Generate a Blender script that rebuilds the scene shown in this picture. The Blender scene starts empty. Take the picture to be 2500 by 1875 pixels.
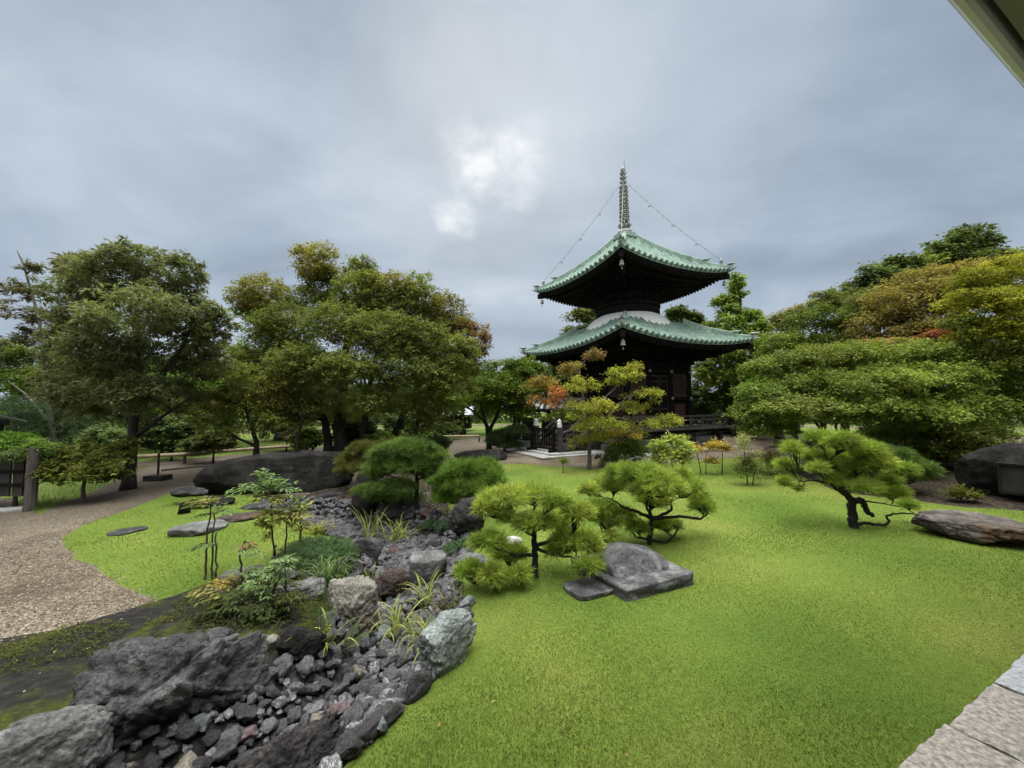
import bpy, bmesh, math, random
import numpy as np
from mathutils import Vector, Matrix, noise
from mathutils.geometry import delaunay_2d_cdt
R = math.radians
random.seed(11)
rng = np.random.default_rng(11)
C = bpy.context.scene.collection
scn = bpy.context.scene

# ------------------------------------------------------------------ camera
EYE = 1.7
FPX = 942.0                      # focal length in pixels of the 2500 px wide photograph
PITCH, ROLL = R(3.6), R(-0.6)
cam = bpy.data.cameras.new("camera")
cam.sensor_width = 36.0
cam.lens = FPX / 2500 * 36.0
cam.clip_start, cam.clip_end = 0.02, 3000
camo = bpy.data.objects.new("camera", cam)
C.objects.link(camo)
camo.matrix_world = Matrix.Translation((0, 0, EYE)) @ Matrix.Rotation(R(90) + PITCH, 4, 'X') @ Matrix.Rotation(ROLL, 4, 'Z')
scn.camera = camo

# ------------------------------------------------------------------ world, sun, exposure
SUN_AZ, SUN_EL = R(-6), R(46)    # azimuth from +Y towards +X
world = bpy.data.worlds.new("World")
scn.world = world
world.use_nodes = True
nt = world.node_tree
nt.nodes.clear()
def wn(t, **k):
    n = nt.nodes.new(t)
    for a, b in k.items():
        setattr(n, a, b)
    return n
def wl(a, b):
    nt.links.new(a, b)
def wmath(op, a, b=None, c=None, clamp=False):
    n = wn('ShaderNodeMath', operation=op, use_clamp=clamp)
    for i, v in enumerate((a, b, c)):
        if v is None: continue
        if isinstance(v, (int, float)): n.inputs[i].default_value = v
        else: wl(v, n.inputs[i])
    return n.outputs[0]
def wramp(fac, stops):
    n = wn('ShaderNodeValToRGB')
    e = n.color_ramp.elements
    while len(e) < len(stops): e.new(0.5)
    for el, (p, c) in zip(e, stops):
        el.position = p; el.color = (*c, 1)
    wl(fac, n.inputs[0])
    return n.outputs[0]
def wmix(fac, a, b, mode='MIX'):
    n = wn('ShaderNodeMix', data_type='RGBA', blend_type=mode)
    for s, v in ((n.inputs[0], fac), (n.inputs[6], a), (n.inputs[7], b)):
        if isinstance(v, (int, float)): s.default_value = v
        elif isinstance(v, tuple): s.default_value = (*v, 1)
        else: wl(v, s)
    return n.outputs[2]
sky = wn('ShaderNodeTexSky', sky_type='NISHITA')
sky.sun_disc = False
sky.sun_elevation = SUN_EL
sky.sun_rotation = SUN_AZ
sky.dust_density = 3.0
tc = wn('ShaderNodeTexCoord')
sep = wn('ShaderNodeSeparateXYZ')
wl(tc.outputs['Generated'], sep.inputs[0])
zc = wmath('MAXIMUM', sep.outputs[2], 0.0)
den = wmath('ADD', zc, 0.32)
px_ = wmath('DIVIDE', sep.outputs[0], den)
py_ = wmath('DIVIDE', sep.outputs[1], den)
comb = wn('ShaderNodeCombineXYZ')
wl(px_, comb.inputs[0]); wl(py_, comb.inputs[1])
mp = wn('ShaderNodeMapping')
mp.inputs['Location'].default_value = (0.35, 1.9, 0.0)
mp.inputs['Rotation'].default_value = (0, 0, R(35))
mp.inputs['Scale'].default_value = (0.85, 1.15, 1)
wl(comb.outputs[0], mp.inputs[0])
n1 = wn('ShaderNodeTexNoise'); n1.inputs['Scale'].default_value = 1.15; n1.inputs['Detail'].default_value = 5; n1.inputs['Roughness'].default_value = 0.48; n1.inputs['Distortion'].default_value = 0.5
wl(mp.outputs[0], n1.inputs['Vector'])
n2 = wn('ShaderNodeTexNoise'); n2.inputs['Scale'].default_value = 7.0; n2.inputs['Detail'].default_value = 7; n2.inputs['Roughness'].default_value = 0.55
wl(comb.outputs[0], n2.inputs['Vector'])
n3 = wn('ShaderNodeTexNoise'); n3.inputs['Scale'].default_value = 3.4; n3.inputs['Detail'].default_value = 6; n3.inputs['Roughness'].default_value = 0.55; n3.inputs['Distortion'].default_value = 0.35
wl(mp.outputs[0], n3.inputs['Vector'])
cloud = wramp(wmath('ADD', n1.outputs[0], wmath('MULTIPLY', wmath('SUBTRACT', n3.outputs[0], 0.5), 0.32)), [(0.30, (.265, .335, .425)), (0.43, (.34, .422, .522)), (0.54, (.42, .508, .612)), (0.70, (.57, .65, .75))])
# brighter thin places in the cloud
def spot(px, py, lo, hi, wob=False):
    u, v = (px - 1250) / FPX, (937.5 - py) / FPX
    d = Vector((u, math.cos(PITCH) - v * math.sin(PITCH), math.sin(PITCH) + v * math.cos(PITCH))).normalized()
    dp = wn('ShaderNodeVectorMath', operation='DOT_PRODUCT')
    wl(tc.outputs['Generated'], dp.inputs[0]); dp.inputs[1].default_value = d
    mr = wn('ShaderNodeMapRange', interpolation_type='SMOOTHSTEP')
    mr.inputs[1].default_value = lo; mr.inputs[2].default_value = hi
    amp = (1.0 - lo) * 1.5 if wob else 0.0
    wl(wmath('ADD', dp.outputs['Value'], wmath('MULTIPLY', wmath('SUBTRACT', n2.outputs[0], 0.5), amp)) if wob else dp.outputs['Value'], mr.inputs[0])
    return mr.outputs[0]
nz = wramp(n2.outputs[0], [(0.34, (0.10, 0.10, 0.10)), (0.64, (1, 1, 1))])
s1 = wmath('MULTIPLY', wmath('MAXIMUM', spot(1165, 388, .9935, 1.004, True), spot(1258, 396, .9938, 1.004, True)), nz)
s2 = wmath('MULTIPLY', spot(1126, 525, .9972, 1.0018, True), nz)
s3 = wmath('MULTIPLY', spot(1600, 260, .94, .995), 0.16)
s4 = wmath('MULTIPLY', spot(1150, 440, .93, .999), 0.22)
s5 = wmath('MULTIPLY', spot(250, 120, .95, .998), 0.13)
sp = wmath('ADD', wmath('ADD', wmath('MULTIPLY', s1, .8), wmath('MULTIPLY', s2, .85)), wmath('ADD', wmath('ADD', s3, s4), s5), clamp=True)
cloud = wmix(sp, cloud, (0.93, 0.97, 1.0))
# haze towards the horizon, and overcast sky overhead, out of view, boosted to light the garden
hz = wn('ShaderNodeMapRange'); hz.inputs[1].default_value = 0.0; hz.inputs[2].default_value = 0.30; hz.inputs[3].default_value = 0.8; hz.inputs[4].default_value = 0.0
wl(sep.outputs[2], hz.inputs[0])
cloud = wmix(hz.outputs[0], cloud, (0.50, 0.585, 0.705))
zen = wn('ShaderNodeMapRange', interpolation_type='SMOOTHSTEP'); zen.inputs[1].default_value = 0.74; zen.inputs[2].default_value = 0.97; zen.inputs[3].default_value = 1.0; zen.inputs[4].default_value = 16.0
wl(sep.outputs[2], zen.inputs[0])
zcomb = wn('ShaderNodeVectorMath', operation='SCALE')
bk = wn('ShaderNodeMapRange', interpolation_type='SMOOTHSTEP'); bk.inputs[1].default_value = 0.05; bk.inputs[2].default_value = -0.5; bk.inputs[3].default_value = 1.0; bk.inputs[4].default_value = 2.2  # unseen sky behind the camera, brightened to lift the dark foliage
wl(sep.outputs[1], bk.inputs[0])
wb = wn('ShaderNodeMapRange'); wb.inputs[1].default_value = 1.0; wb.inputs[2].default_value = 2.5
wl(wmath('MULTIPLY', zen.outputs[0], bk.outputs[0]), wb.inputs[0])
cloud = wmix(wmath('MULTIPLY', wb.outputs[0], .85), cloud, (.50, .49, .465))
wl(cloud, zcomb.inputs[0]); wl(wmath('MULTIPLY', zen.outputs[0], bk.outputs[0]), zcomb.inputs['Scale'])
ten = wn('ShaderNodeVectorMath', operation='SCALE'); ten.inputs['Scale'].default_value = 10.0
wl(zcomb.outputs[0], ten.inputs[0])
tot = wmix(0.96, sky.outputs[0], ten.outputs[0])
bg = wn('ShaderNodeBackground'); bg.inputs[1].default_value = 0.1
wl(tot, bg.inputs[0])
wo = wn('ShaderNodeOutputWorld')
wl(bg.outputs[0], wo.inputs[0])

sun = bpy.data.lights.new("sun", 'SUN')
sun.energy = 1.5
sun.angle = R(28)
sun.color = (1.0, 0.95, 0.87)
suno = bpy.data.objects.new("sun", sun)
C.objects.link(suno)
sd = Vector((math.sin(SUN_AZ) * math.cos(SUN_EL), math.cos(SUN_AZ) * math.cos(SUN_EL), math.sin(SUN_EL)))
suno.rotation_euler = sd.to_track_quat('Z', 'Y').to_euler()
suno.location = (0, 0, 60)

scn.view_settings.view_transform = 'Standard'
scn.view_settings.look = 'None'
scn.view_settings.exposure = 0.0
scn.view_settings.gamma = 1.0
scn.view_settings.use_curve_mapping = False
scn.cycles.max_bounces = 6
scn.cycles.transparent_max_bounces = 8

# ------------------------------------------------------------------ pixel -> place helpers
_c, _s, _cr, _sr = math.cos(PITCH), math.sin(PITCH), math.cos(ROLL), math.sin(ROLL)
def ray(px, py):
    a, b = (px - 1250) / FPX, (py - 937.5) / FPX
    u, v = a * _cr + b * _sr, -(-a * _sr + b * _cr)
    return Vector((u, _c - v * _s, _s + v * _c))
def G(px, py, h=0.0):            # where the line of sight meets the level h
    d = ray(px, py)
    t = (h - EYE) / d.z
    return Vector((d.x * t, d.y * t, h))
def D(px, py, Y):                # the point of that line of sight Y metres ahead
    d = ray(px, py)
    t = Y / d.y
    return Vector((d.x * t, Y, EYE + d.z * t))

# ------------------------------------------------------------------ object helpers
def tag(o, label=None, cat=None, group=None, kind=None):
    if label: o['label'] = label
    if cat: o['category'] = cat
    if group: o['group'] = group
    if kind: o['kind'] = kind
    return o
def thing(name, label, cat, loc=(0, 0, 0), rotz=0.0, group=None):
    o = bpy.data.objects.new(name, None)
    o.empty_display_size = 0.2
    C.objects.link(o)
    o.location = loc
    o.rotation_euler = (0, 0, rotz)
    return tag(o, label, cat, group)
def add_obj(name, me, parent=None):
    o = bpy.data.objects.new(name, me)
    C.objects.link(o)
    if parent: o.parent = parent
    return o
def mesh_np(name, V, faces, mat, parent=None, col=None, smooth=False, loc=None):
    """faces: list of int arrays (n,k); col: per-vertex rgb"""
    me = bpy.data.meshes.new(name)
    V = np.asarray(V, dtype=np.float32)
    off = np.zeros(3, dtype=np.float32)
    if parent is not None and loc is None:
        off = np.array(parent.location, dtype=np.float32)
    elif loc is not None:
        off = np.array(loc, dtype=np.float32)
    faces = [np.asarray(f, dtype=np.int32) for f in faces if len(f)]
    me.vertices.add(len(V))
    me.vertices.foreach_set('co', (V - off).ravel())
    nl = sum(f.size for f in faces)
    npoly = sum(len(f) for f in faces)
    me.loops.add(nl)
    me.loops.foreach_set('vertex_index', np.concatenate([f.ravel() for f in faces]))
    me.polygons.add(npoly)
    tot = np.concatenate([np.full(len(f), f.shape[1], dtype=np.int32) for f in faces])
    st = np.concatenate([[0], np.cumsum(tot)[:-1]]).astype(np.int32)
    me.polygons.foreach_set('loop_start', st)
    me.polygons.foreach_set('use_smooth', np.full(npoly, smooth))
    me.update(calc_edges=True)
    if col is not None:
        a = me.color_attributes.new('tint', 'FLOAT_COLOR', 'POINT')
        c4 = np.ones((len(V), 4), dtype=np.float32)
        c4[:, :3] = col
        a.data.foreach_set('color', c4.ravel())
    me.materials.append(mat)
    o = add_obj(name, me, parent)
    if parent is None and loc is not None:
        o.location = loc
    return o
class MB:
    """collects boxes, tubes, prisms; builds one mesh"""
    def __init__(s): s.v = []; s.f = []
    def add(s, vs, fs):
        n = len(s.v)
        s.v += [tuple(v) for v in vs]
        s.f += [tuple(i + n for i in f) for f in fs]
    def box(s, c, d, rz=0.0, M=None, taper=1.0):
        x, y, z = d[0] / 2, d[1] / 2, d[2] / 2
        vs = []
        for k in (-1, 1):
            t = taper if k > 0 else 1.0
            for a, b in ((-1, -1), (1, -1), (1, 1), (-1, 1)):
                vs.append(Vector((a * x * t, b * y * t, k * z)))
        rot = Matrix.Rotation(rz, 3, 'Z') if M is None else M
        vs = [rot @ v + Vector(c) for v in vs]
        s.add(vs, [(3, 2, 1, 0), (4, 5, 6, 7), (0, 1, 5, 4), (1, 2, 6, 5), (2, 3, 7, 6), (3, 0, 4, 7)])
    def beam(s, a, b, w, h):     # box along a->b
        a, b = Vector(a), Vector(b)
        d = (b - a)
        L = d.length
        d.normalize()
        side = d.cross(Vector((0, 0, 1)))
        if side.length < 1e-4: side = Vector((1, 0, 0))
        side.normalize()
        up = side.cross(d)
        M = Matrix((side, d, up)).transposed()
        s.box((a + b) / 2, (w, L, h), M=M)
    def tube(s, pts, rad, n=8, caps=True):
        pts = [Vector(p) for p in pts]
        if isinstance(rad, (int, float)): rad = [rad] * len(pts)
        base = len(s.v)
        ref = None
        for i, p in enumerate(pts):
            t = (pts[min(i + 1, len(pts) - 1)] - pts[max(i - 1, 0)])
            if t.length < 1e-9: t = Vector((0, 0, 1))
            t.normalize()
            if ref is None:
                ref = Vector((1, 0, 0)) if abs(t.x) < 0.8 else Vector((0, 1, 0))
            u = (ref - t * ref.dot(t))
            if u.length < 1e-4: u = t.orthogonal()
            u.normalize()
            ref = u
            w = t.cross(u)
            for k in range(n):
                an = 2 * math.pi * k / n
                s.v.append(tuple(p + (u * math.cos(an) + w * math.sin(an)) * rad[i]))
        for i in range(len(pts) - 1):
            for k in range(n):
                a = base + i * n + k; b = base + i * n + (k + 1) % n
                s.f.append((a, b, b + n, a + n))
        if caps:
            s.f.append(tuple(base + k for k in reversed(range(n))))
            s.f.append(tuple(base + (len(pts) - 1) * n + k for k in range(n)))
    def lathe(s, prof, c=(0, 0, 0), n=24):
        base = len(s.v)
        for r, z in prof:
            for k in range(n):
                an = 2 * math.pi * k / n
                s.v.append((c[0] + r * math.cos(an), c[1] + r * math.sin(an), c[2] + z))
        for i in range(len(prof) - 1):
            for k in range(n):
                a = base + i * n + k; b = base + i * n + (k + 1) % n
                s.f.append((a, b, b + n, a + n))
        s.f.append(tuple(base + k for k in reversed(range(n))))
        s.f.append(tuple(base + (len(prof) - 1) * n + k for k in range(n)))
    def build(s, name, mat, parent=None, smooth=False, bevel=0.0, world=False):
        """world=True: coordinates are world ones, parent is an unrotated thing"""
        me = bpy.data.meshes.new(name)
        off = Vector(parent.location) if (world and parent) else Vector((0, 0, 0))
        me.from_pydata([tuple(Vector(v) - off) for v in s.v], [], s.f)
        me.materials.append(mat)
        if smooth:
            me.polygons.foreach_set('use_smooth', [True] * len(me.polygons))
        me.update()
        o = add_obj(name, me, parent)
        if bevel:
            m = o.modifiers.new('bevel', 'BEVEL'); m.width = bevel; m.segments = 2; m.limit_method = 'ANGLE'; m.angle_limit = R(40)
        return o

# ------------------------------------------------------------------ materials
def mat_base(name):
    m = bpy.data.materials.new(name)
    m.use_nodes = True
    t = m.node_tree
    b = t.nodes['Principled BSDF']
    return m, t, b
def ramp(t, fac, stops):
    n = t.nodes.new('ShaderNodeValToRGB')
    e = n.color_ramp.elements
    while len(e) < len(stops): e.new(0.5)
    for el, (p, c) in zip(e, stops):
        el.position = p; el.color = (*c, 1)
    t.links.new(fac, n.inputs[0])
    return n.outputs[0]
def tnoise(t, vec, scale, detail=4, rough=.55, dist=0.0, stretch=None):
    n = t.nodes.new('ShaderNodeTexNoise')
    n.inputs['Scale'].default_value = scale; n.inputs['Detail'].default_value = detail
    n.inputs['Roughness'].default_value = rough; n.inputs['Distortion'].default_value = dist
    if stretch:
        m = t.nodes.new('ShaderNodeMapping'); m.inputs['Scale'].default_value = stretch
        t.links.new(vec, m.inputs[0]); vec = m.outputs[0]
    t.links.new(vec, n.inputs['Vector'])
    return n.outputs[0]
def tmix(t, fac, a, b, mode='MIX'):
    n = t.nodes.new('ShaderNodeMix'); n.data_type = 'RGBA'; n.blend_type = mode
    for s, v in ((n.inputs[0], fac), (n.inputs[6], a), (n.inputs[7], b)):
        if isinstance(v, (int, float)): s.default_value = v
        elif isinstance(v, tuple): s.default_value = (*v, 1)
        else: t.links.new(v, s)
    return n.outputs[2]
def tmath(t, op, a, b):
    n = t.nodes.new('ShaderNodeMath'); n.operation = op
    for i, v in enumerate((a, b)):
        if isinstance(v, (int, float)): n.inputs[i].default_value = v
        else: t.links.new(v, n.inputs[i])
    return n.outputs[0]
def tbump(t, b, h, strength, dist=0.02, normal=None):
    n = t.nodes.new('ShaderNodeBump')
    n.inputs['Strength'].default_value = strength; n.inputs['Distance'].default_value = dist
    t.links.new(h, n.inputs['Height'])
    t.links.new(n.outputs[0], b.inputs['Normal'])
    return n
def coords(t, kind='Object'):
    return t.nodes.new('ShaderNodeTexCoord').outputs[kind]
def mat_noise(name, stops, scale=3.0, rough=.8, bump=.3, bscale=None, detail=6, stretch=None, second=None, spec=.3, metal=0.0, dist=.02, rnd=0.0, speck=0.0):
    m, t, b = mat_base(name)
    v = coords(t)
    n = tnoise(t, v, scale, detail, .6, .3, stretch)
    c = ramp(t, n, stops)
    if second:                    # (scale, lo, hi, colour) patches of another colour
        n2 = tnoise(t, v, second[0], 5, .65)
        c = tmix(t, ramp(t, n2, [(second[1], (0, 0, 0)), (second[2], (1, 1, 1))]), c, second[3])
    if speck:
        sn = ramp(t, tnoise(t, v, speck, 4, .75), [(.34, (.62, .62, .62)), (.52, (1, 1, 1)), (.66, (1.55, 1.53, 1.5))])
        c = tmix(t, 1.0, c, sn, 'MULTIPLY')
    if rnd:
        oi = t.nodes.new('ShaderNodeObjectInfo')
        r = ramp(t, oi.outputs['Random'], [(0, (1 - rnd,) * 3), (1, (1 + rnd,) * 3)])
        c = tmix(t, 1.0, c, r, 'MULTIPLY')
    t.links.new(c, b.inputs['Base Color'])
    b.inputs['Roughness'].default_value = rough
    b.inputs['Specular IOR Level'].default_value = spec
    b.inputs['Metallic'].default_value = metal
    if bump:
        nb = tnoise(t, v, bscale or scale * 6, 8, .65, 0, stretch)
        tbump(t, b, nb, bump, dist)
    return m
def mat_leaf(name, trans=.42, rough=.7, spec=.2):
    m, t, b = mat_base(name)
    a = t.nodes.new('ShaderNodeAttribute'); a.attribute_name = 'tint'
    t.links.new(a.outputs['Color'], b.inputs['Base Color'])
    b.inputs['Roughness'].default_value = rough
    b.inputs['Specular IOR Level'].default_value = spec
    tr = t.nodes.new('ShaderNodeBsdfTranslucent')
    t.links.new(tmix(t, 1.0, a.outputs['Color'], (1.15, 1.2, .7), 'MULTIPLY'), tr.inputs['Color'])
    mx = t.nodes.new('ShaderNodeMixShader'); mx.inputs[0].default_value = trans
    t.links.new(b.outputs[0], mx.inputs[1]); t.links.new(tr.outputs[0], mx.inputs[2])
    t.links.new(mx.outputs[0], t.nodes['Material Output'].inputs[0])
    return m
M = {}
M['leaf'] = mat_leaf('leaf')
M['needle'] = mat_leaf('pine_needle', .3, .5)
M['blade'] = mat_leaf('grass_blade', .35, .6, .2)
M['bark_dark'] = mat_noise('dark_wet_bark', [(.3, (.010, .009, .008)), (.7, (.035, .03, .026))], 9, .85, .7, 30, stretch=(1, 1, .3))
M['bark_grey'] = mat_noise('grey_bark', [(.3, (.06, .055, .045)), (.7, (.14, .13, .11))], 7, .9, .6, 24, stretch=(1, 1, .35), second=(3, .5, .65, (.07, .08, .05)))
M['bark_brown'] = mat_noise('brown_bark', [(.3, (.03, .024, .018)), (.7, (.07, .055, .04))], 7, .9, .6, 24, stretch=(1, 1, .35))
M['wood_black'] = mat_noise('blackened_timber', [(.3, (.003, .0026, .0024)), (.7, (.011, .0095, .0085))], 4, .8, .25, 40, stretch=(1, 1, 1), spec=.12)
M['wood_weathered'] = mat_noise('weathered_dark_timber', [(.3, (.018, .017, .016)), (.7, (.06, .056, .052))], 5, .8, .4, 30)
M['wood_brown'] = mat_noise('red_brown_timber', [(.3, (.03, .015, .011)), (.7, (.07, .035, .024))], 5, .75, .3, 30)
M['wood_grey'] = mat_noise('silver_grey_timber', [(.3, (.035, .03, .026)), (.7, (.10, .09, .08))], 4, .9, .5, 30, stretch=(4, 4, .6))
M['bamboo'] = mat_noise('pale_log', [(.3, (.16, .12, .07)), (.7, (.30, .24, .15))], 5, .7, .2, 20)
M['copper'] = mat_noise('verdigris_copper', [(.25, (.125, .20, .16)), (.5, (.205, .290, .238)), (.75, (.30, .40, .335))], 3.0, .75, .15, 20, second=(1.6, .54, .72, (.13, .165, .145)), spec=.25)
M['copper_dark'] = mat_noise('dark_copper', [(.3, (.03, .05, .04)), (.7, (.09, .13, .10))], 4, .65, .2, 25)
M['copper_grey'] = mat_noise('grey_green_bronze', [(.3, (.13, .145, .14)), (.7, (.27, .29, .275))], 6, .5, .15, 25, spec=.5)
M['plaster'] = mat_noise('white_plaster', [(.3, (.70, .70, .70)), (.7, (.80, .80, .80))], 1.5, .85, .05, 20)
M['granite'] = mat_noise('pale_granite', [(.3, (.19, .19, .18)), (.5, (.28, .28, .262)), (.7, (.36, .355, .34))], 6, .85, .2, 60)
M['granite_dim'] = mat_noise('weathered_granite', [(.3, (.16, .16, .15)), (.5, (.24, .24, .22)), (.7, (.32, .31, .29))], 3, .9, .25, 60)
M['paving'] = mat_noise('pink_beige_granite', [(.3, (.11, .10, .088)), (.5, (.255, .232, .205)), (.7, (.41, .38, .34))], 38, .85, .5, 90, detail=4)
M['paving_grey'] = mat_noise('pale_grey_granite', [(.3, (.17, .178, .188)), (.5, (.29, .30, .315)), (.7, (.39, .40, .415))], 38, .85, .5, 90, detail=4)
M['tile_grey'] = mat_noise('wet_grey_tile', [(.3, (.08, .09, .10)), (.7, (.22, .24, .27))], 4, .35, .15, 20, spec=.6)
M['tile_dark'] = mat_noise('dark_wet_shingle', [(.3, (.03, .034, .04)), (.7, (.10, .11, .125))], 4, .4, .2, 20, spec=.5)
M['metal_white'] = mat_noise('white_cap', [(.3, (.6, .6, .6)), (.7, (.75, .75, .75))], 4, .5, .05)
M['stele'] = mat_noise('dark_stele', [(.3, (.012, .011, .010)), (.7, (.038, .036, .033))], 5, .8, .3, 30)
M['soffit'] = mat_noise('olive_soffit', [(.3, (.20, .21, .16)), (.7, (.25, .26, .2))], 3, .8, .03, 50)
M['fascia'] = mat_noise('pale_grey_fascia', [(.3, (.74, .74, .76)), (.7, (.82, .82, .84))], 3, .6, .03, 50)
M['wall_plaster'] = mat_noise('house_wall', [(.3, (.5, .49, .46)), (.7, (.6, .59, .56))], 3, .9, .05, 50)
# rocks
def mrock(name, lo, mid, hi, scale=2.5, second=None, bump=.8, rough=.75, rnd=0.0, spec=.22, dist=.03, bscale=None, stretch=None):
    return mat_noise(name, [(.30, lo), (.5, mid), (.72, hi)], scale, rough, bump, bscale or scale * 7, 9, stretch, second, spec, 0, dist, rnd, scale * 11)
M['rock_black'] = mrock('black_rock', (.007, .0065, .006), (.018, .017, .016), (.042, .04, .038), 2.6, rough=.92, spec=.08)
M['rock_dark'] = mrock('dark_grey_rock', (.015, .0145, .0145), (.046, .0445, .044), (.11, .107, .105), 5.0, (3.2, .62, .74, (.18, .18, .17)), bump=1.0, dist=.06, bscale=14)
M['rock_craggy'] = mrock('craggy_grey_rock', (.022, .0215, .021), (.066, .064, .064), (.15, .147, .145), 5.0, (3.2, .60, .74, (.20, .20, .19)), bump=1.0, dist=.06, bscale=14)
M['rock_lava'] = mrock('lava_rock', (.014, .013, .013), (.04, .037, .036), (.085, .08, .078), 6, None, 1.0, .85, dist=.05, bscale=22)
M['rock_brownlava'] = mrock('brown_lava_rock', (.02, .017, .016), (.06, .045, .038), (.13, .085, .06), 6, (4, .6, .7, (.16, .09, .05)), 1.0, .85, dist=.05, bscale=22)
M['rock_grey'] = mrock('grey_rock', (.055, .055, .053), (.125, .125, .12), (.24, .24, .23), 4.5, (2.8, .60, .70, (.07, .07, .062)), bump=1.0, dist=.05, bscale=16)
M['rock_tan'] = mrock('tan_rock', (.085, .078, .064), (.18, .168, .142), (.30, .285, .25), 6, (3, .56, .68, (.16, .12, .08)), .9)
M['rock_green'] = mrock('green_grey_rock', (.10, .112, .105), (.19, .21, .20), (.29, .32, .31), 5, (2.2, .6, .72, (.12, .12, .11)), .9)
M['rock_white'] = mrock('white_rock', (.22, .21, .2), (.40, .39, .37), (.6, .59, .57), 6, (5, .6, .66, (.06, .055, .05)))
M['rock_red'] = mrock('red_rock', (.035, .018, .016), (.08, .045, .04), (.14, .085, .08), 4)
M['rock_banded'] = mrock('banded_rock', (.03, .024, .021), (.075, .062, .055), (.21, .19, .175), 2.5, (1.6, .55, .62, (.10, .065, .04)), .7, stretch=(1, 1, 5))
M['foundation'] = mrock('temple_stone', (.024, .024, .024), (.07, .07, .07), (.22, .22, .217), 4.0, (5, .54, .64, (.026, .026, .027)), .8, .6)
M['peb_dark'] = mrock('dark_stream_stone', (0.0319, 0.0305, 0.032), (0.0841, 0.0798, 0.0837), (0.174, 0.1668, 0.1751), 9, (7, .70, .76, (.32, .32, .31)), .8, .6, .45)
M['peb_grey'] = mrock('grey_stream_stone', (0.063, 0.063, 0.0647), (0.14, 0.14, 0.1441), (0.266, 0.2632, 0.272), 9, (6, .68, .74, (.40, .40, .39)), .8, .6, .35)
M['peb_green'] = mrock('green_stream_stone', (0.0837, 0.0918, 0.0936), (0.1485, 0.1647, 0.1673), (0.2565, 0.2795, 0.2835), 8, (6, .66, .72, (.34, .37, .36)), .7, .6, .25)
M['peb_red'] = mrock('red_stream_stone', (0.0455, 0.0338, 0.0328), (0.091, 0.0676, 0.0655), (0.1625, 0.13, 0.1269), 8, None, .5, .6, .3)
M['peb_white'] = mrock('white_veined_stone', (.06, .06, .06), (.17, .17, .17), (.5, .5, .49), 9, (8, .50, .58, (.05, .05, .05)), .4, .55, .2)
M['peb_tan'] = mrock('tan_stream_stone', (.09, .08, .062), (.18, .165, .13), (.30, .275, .225), 8, None, .5, .6, .3)
# ground
def mat_lawn(name, k=1.0):
    m, t, b = mat_base(name)
    v = coords(t)
    c1 = ramp(t, tnoise(t, v, .55, 4, .55), [(.35, (.09 * k, .148 * k, .022)), (.52, (.130 * k, .182 * k, .03)), (.68, (.18 * k, .21 * k, .045))])
    c2 = ramp(t, tnoise(t, v, 42, 5, .7), [(.34, (.68, .70, .64)), (.6, (1.16, 1.13, 1.18))])
    t.links.new(tmix(t, .85, c1, c2, 'MULTIPLY'), b.inputs['Base Color'])
    b.inputs['Roughness'].default_value = .9
    b.inputs['Specular IOR Level'].default_value = .1
    tbump(t, b, tnoise(t, v, 55, 6, .75), .8, .03)
    return m
M['lawn'] = mat_lawn('lawn_turf')
M['far_grass'] = mat_lawn('park_grass', .8)
def mat_gravel(name, stops, vs=38, bump=1.0, patches=None, dirt=None):
    m, t, b = mat_base(name)
    v = coords(t)
    vo = t.nodes.new('ShaderNodeTexVoronoi'); vo.inputs['Scale'].default_value = vs
    t.links.new(v, vo.inputs['Vector'])
    hs = t.nodes.new('ShaderNodeSeparateColor'); t.links.new(vo.outputs['Color'], hs.inputs[0])
    c = ramp(t, hs.outputs[0], stops)
    d = ramp(t, vo.outputs['Distance'], [(.25, (1, 1, 1)), (.75, (.45, .43, .4))])
    c = tmix(t, 1.0, c, d, 'MULTIPLY')
    big = ramp(t, tnoise(t, v, .6, 5, .6), [(.38, (.62, .58, .52)), (.62, (1.1, 1.1, 1.1))])
    c = tmix(t, .8, c, big, 'MULTIPLY')
    if patches:
        pn = ramp(t, tnoise(t, v, patches[0], 6, .65), [(patches[1], (0, 0, 0)), (patches[2], (1, 1, 1))])
        c = tmix(t, pn, c, patches[3])
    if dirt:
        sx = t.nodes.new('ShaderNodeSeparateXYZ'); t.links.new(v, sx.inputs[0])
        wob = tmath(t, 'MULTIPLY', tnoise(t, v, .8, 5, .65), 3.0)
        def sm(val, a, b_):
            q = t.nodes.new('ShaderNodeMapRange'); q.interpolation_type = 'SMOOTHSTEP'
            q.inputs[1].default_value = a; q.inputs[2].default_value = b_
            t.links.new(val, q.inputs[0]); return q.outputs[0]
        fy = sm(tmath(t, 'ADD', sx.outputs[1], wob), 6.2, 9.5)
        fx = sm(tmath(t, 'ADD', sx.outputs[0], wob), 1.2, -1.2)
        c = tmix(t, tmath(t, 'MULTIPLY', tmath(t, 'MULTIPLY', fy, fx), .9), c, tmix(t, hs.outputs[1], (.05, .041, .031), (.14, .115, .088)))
    t.links.new(c, b.inputs['Base Color'])
    b.inputs['Roughness'].default_value = .9
    b.inputs['Specular IOR Level'].default_value = .15
    h = tmath(t, 'SUBTRACT', 1.0, vo.outputs['Distance'])
    tbump(t, b, h, bump, .02)
    return m
M['gravel'] = mat_gravel('beige_pea_gravel', [(0, (.105, .083, .059)), (.4, (.215, .175, .128)), (.75, (.30, .25, .188)), (1, (.45, .39, .31))], 62, 1.0, (.9, .50, .66, (.085, .06, .04)), dirt=True)
M['soil'] = mat_gravel('dark_garden_soil', [(0, (.018, .014, .010)), (.5, (.045, .035, .026)), (1, (.10, .08, .06))], 30, 1.0, (1.2, .56, .7, (.05, .075, .012)))
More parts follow.
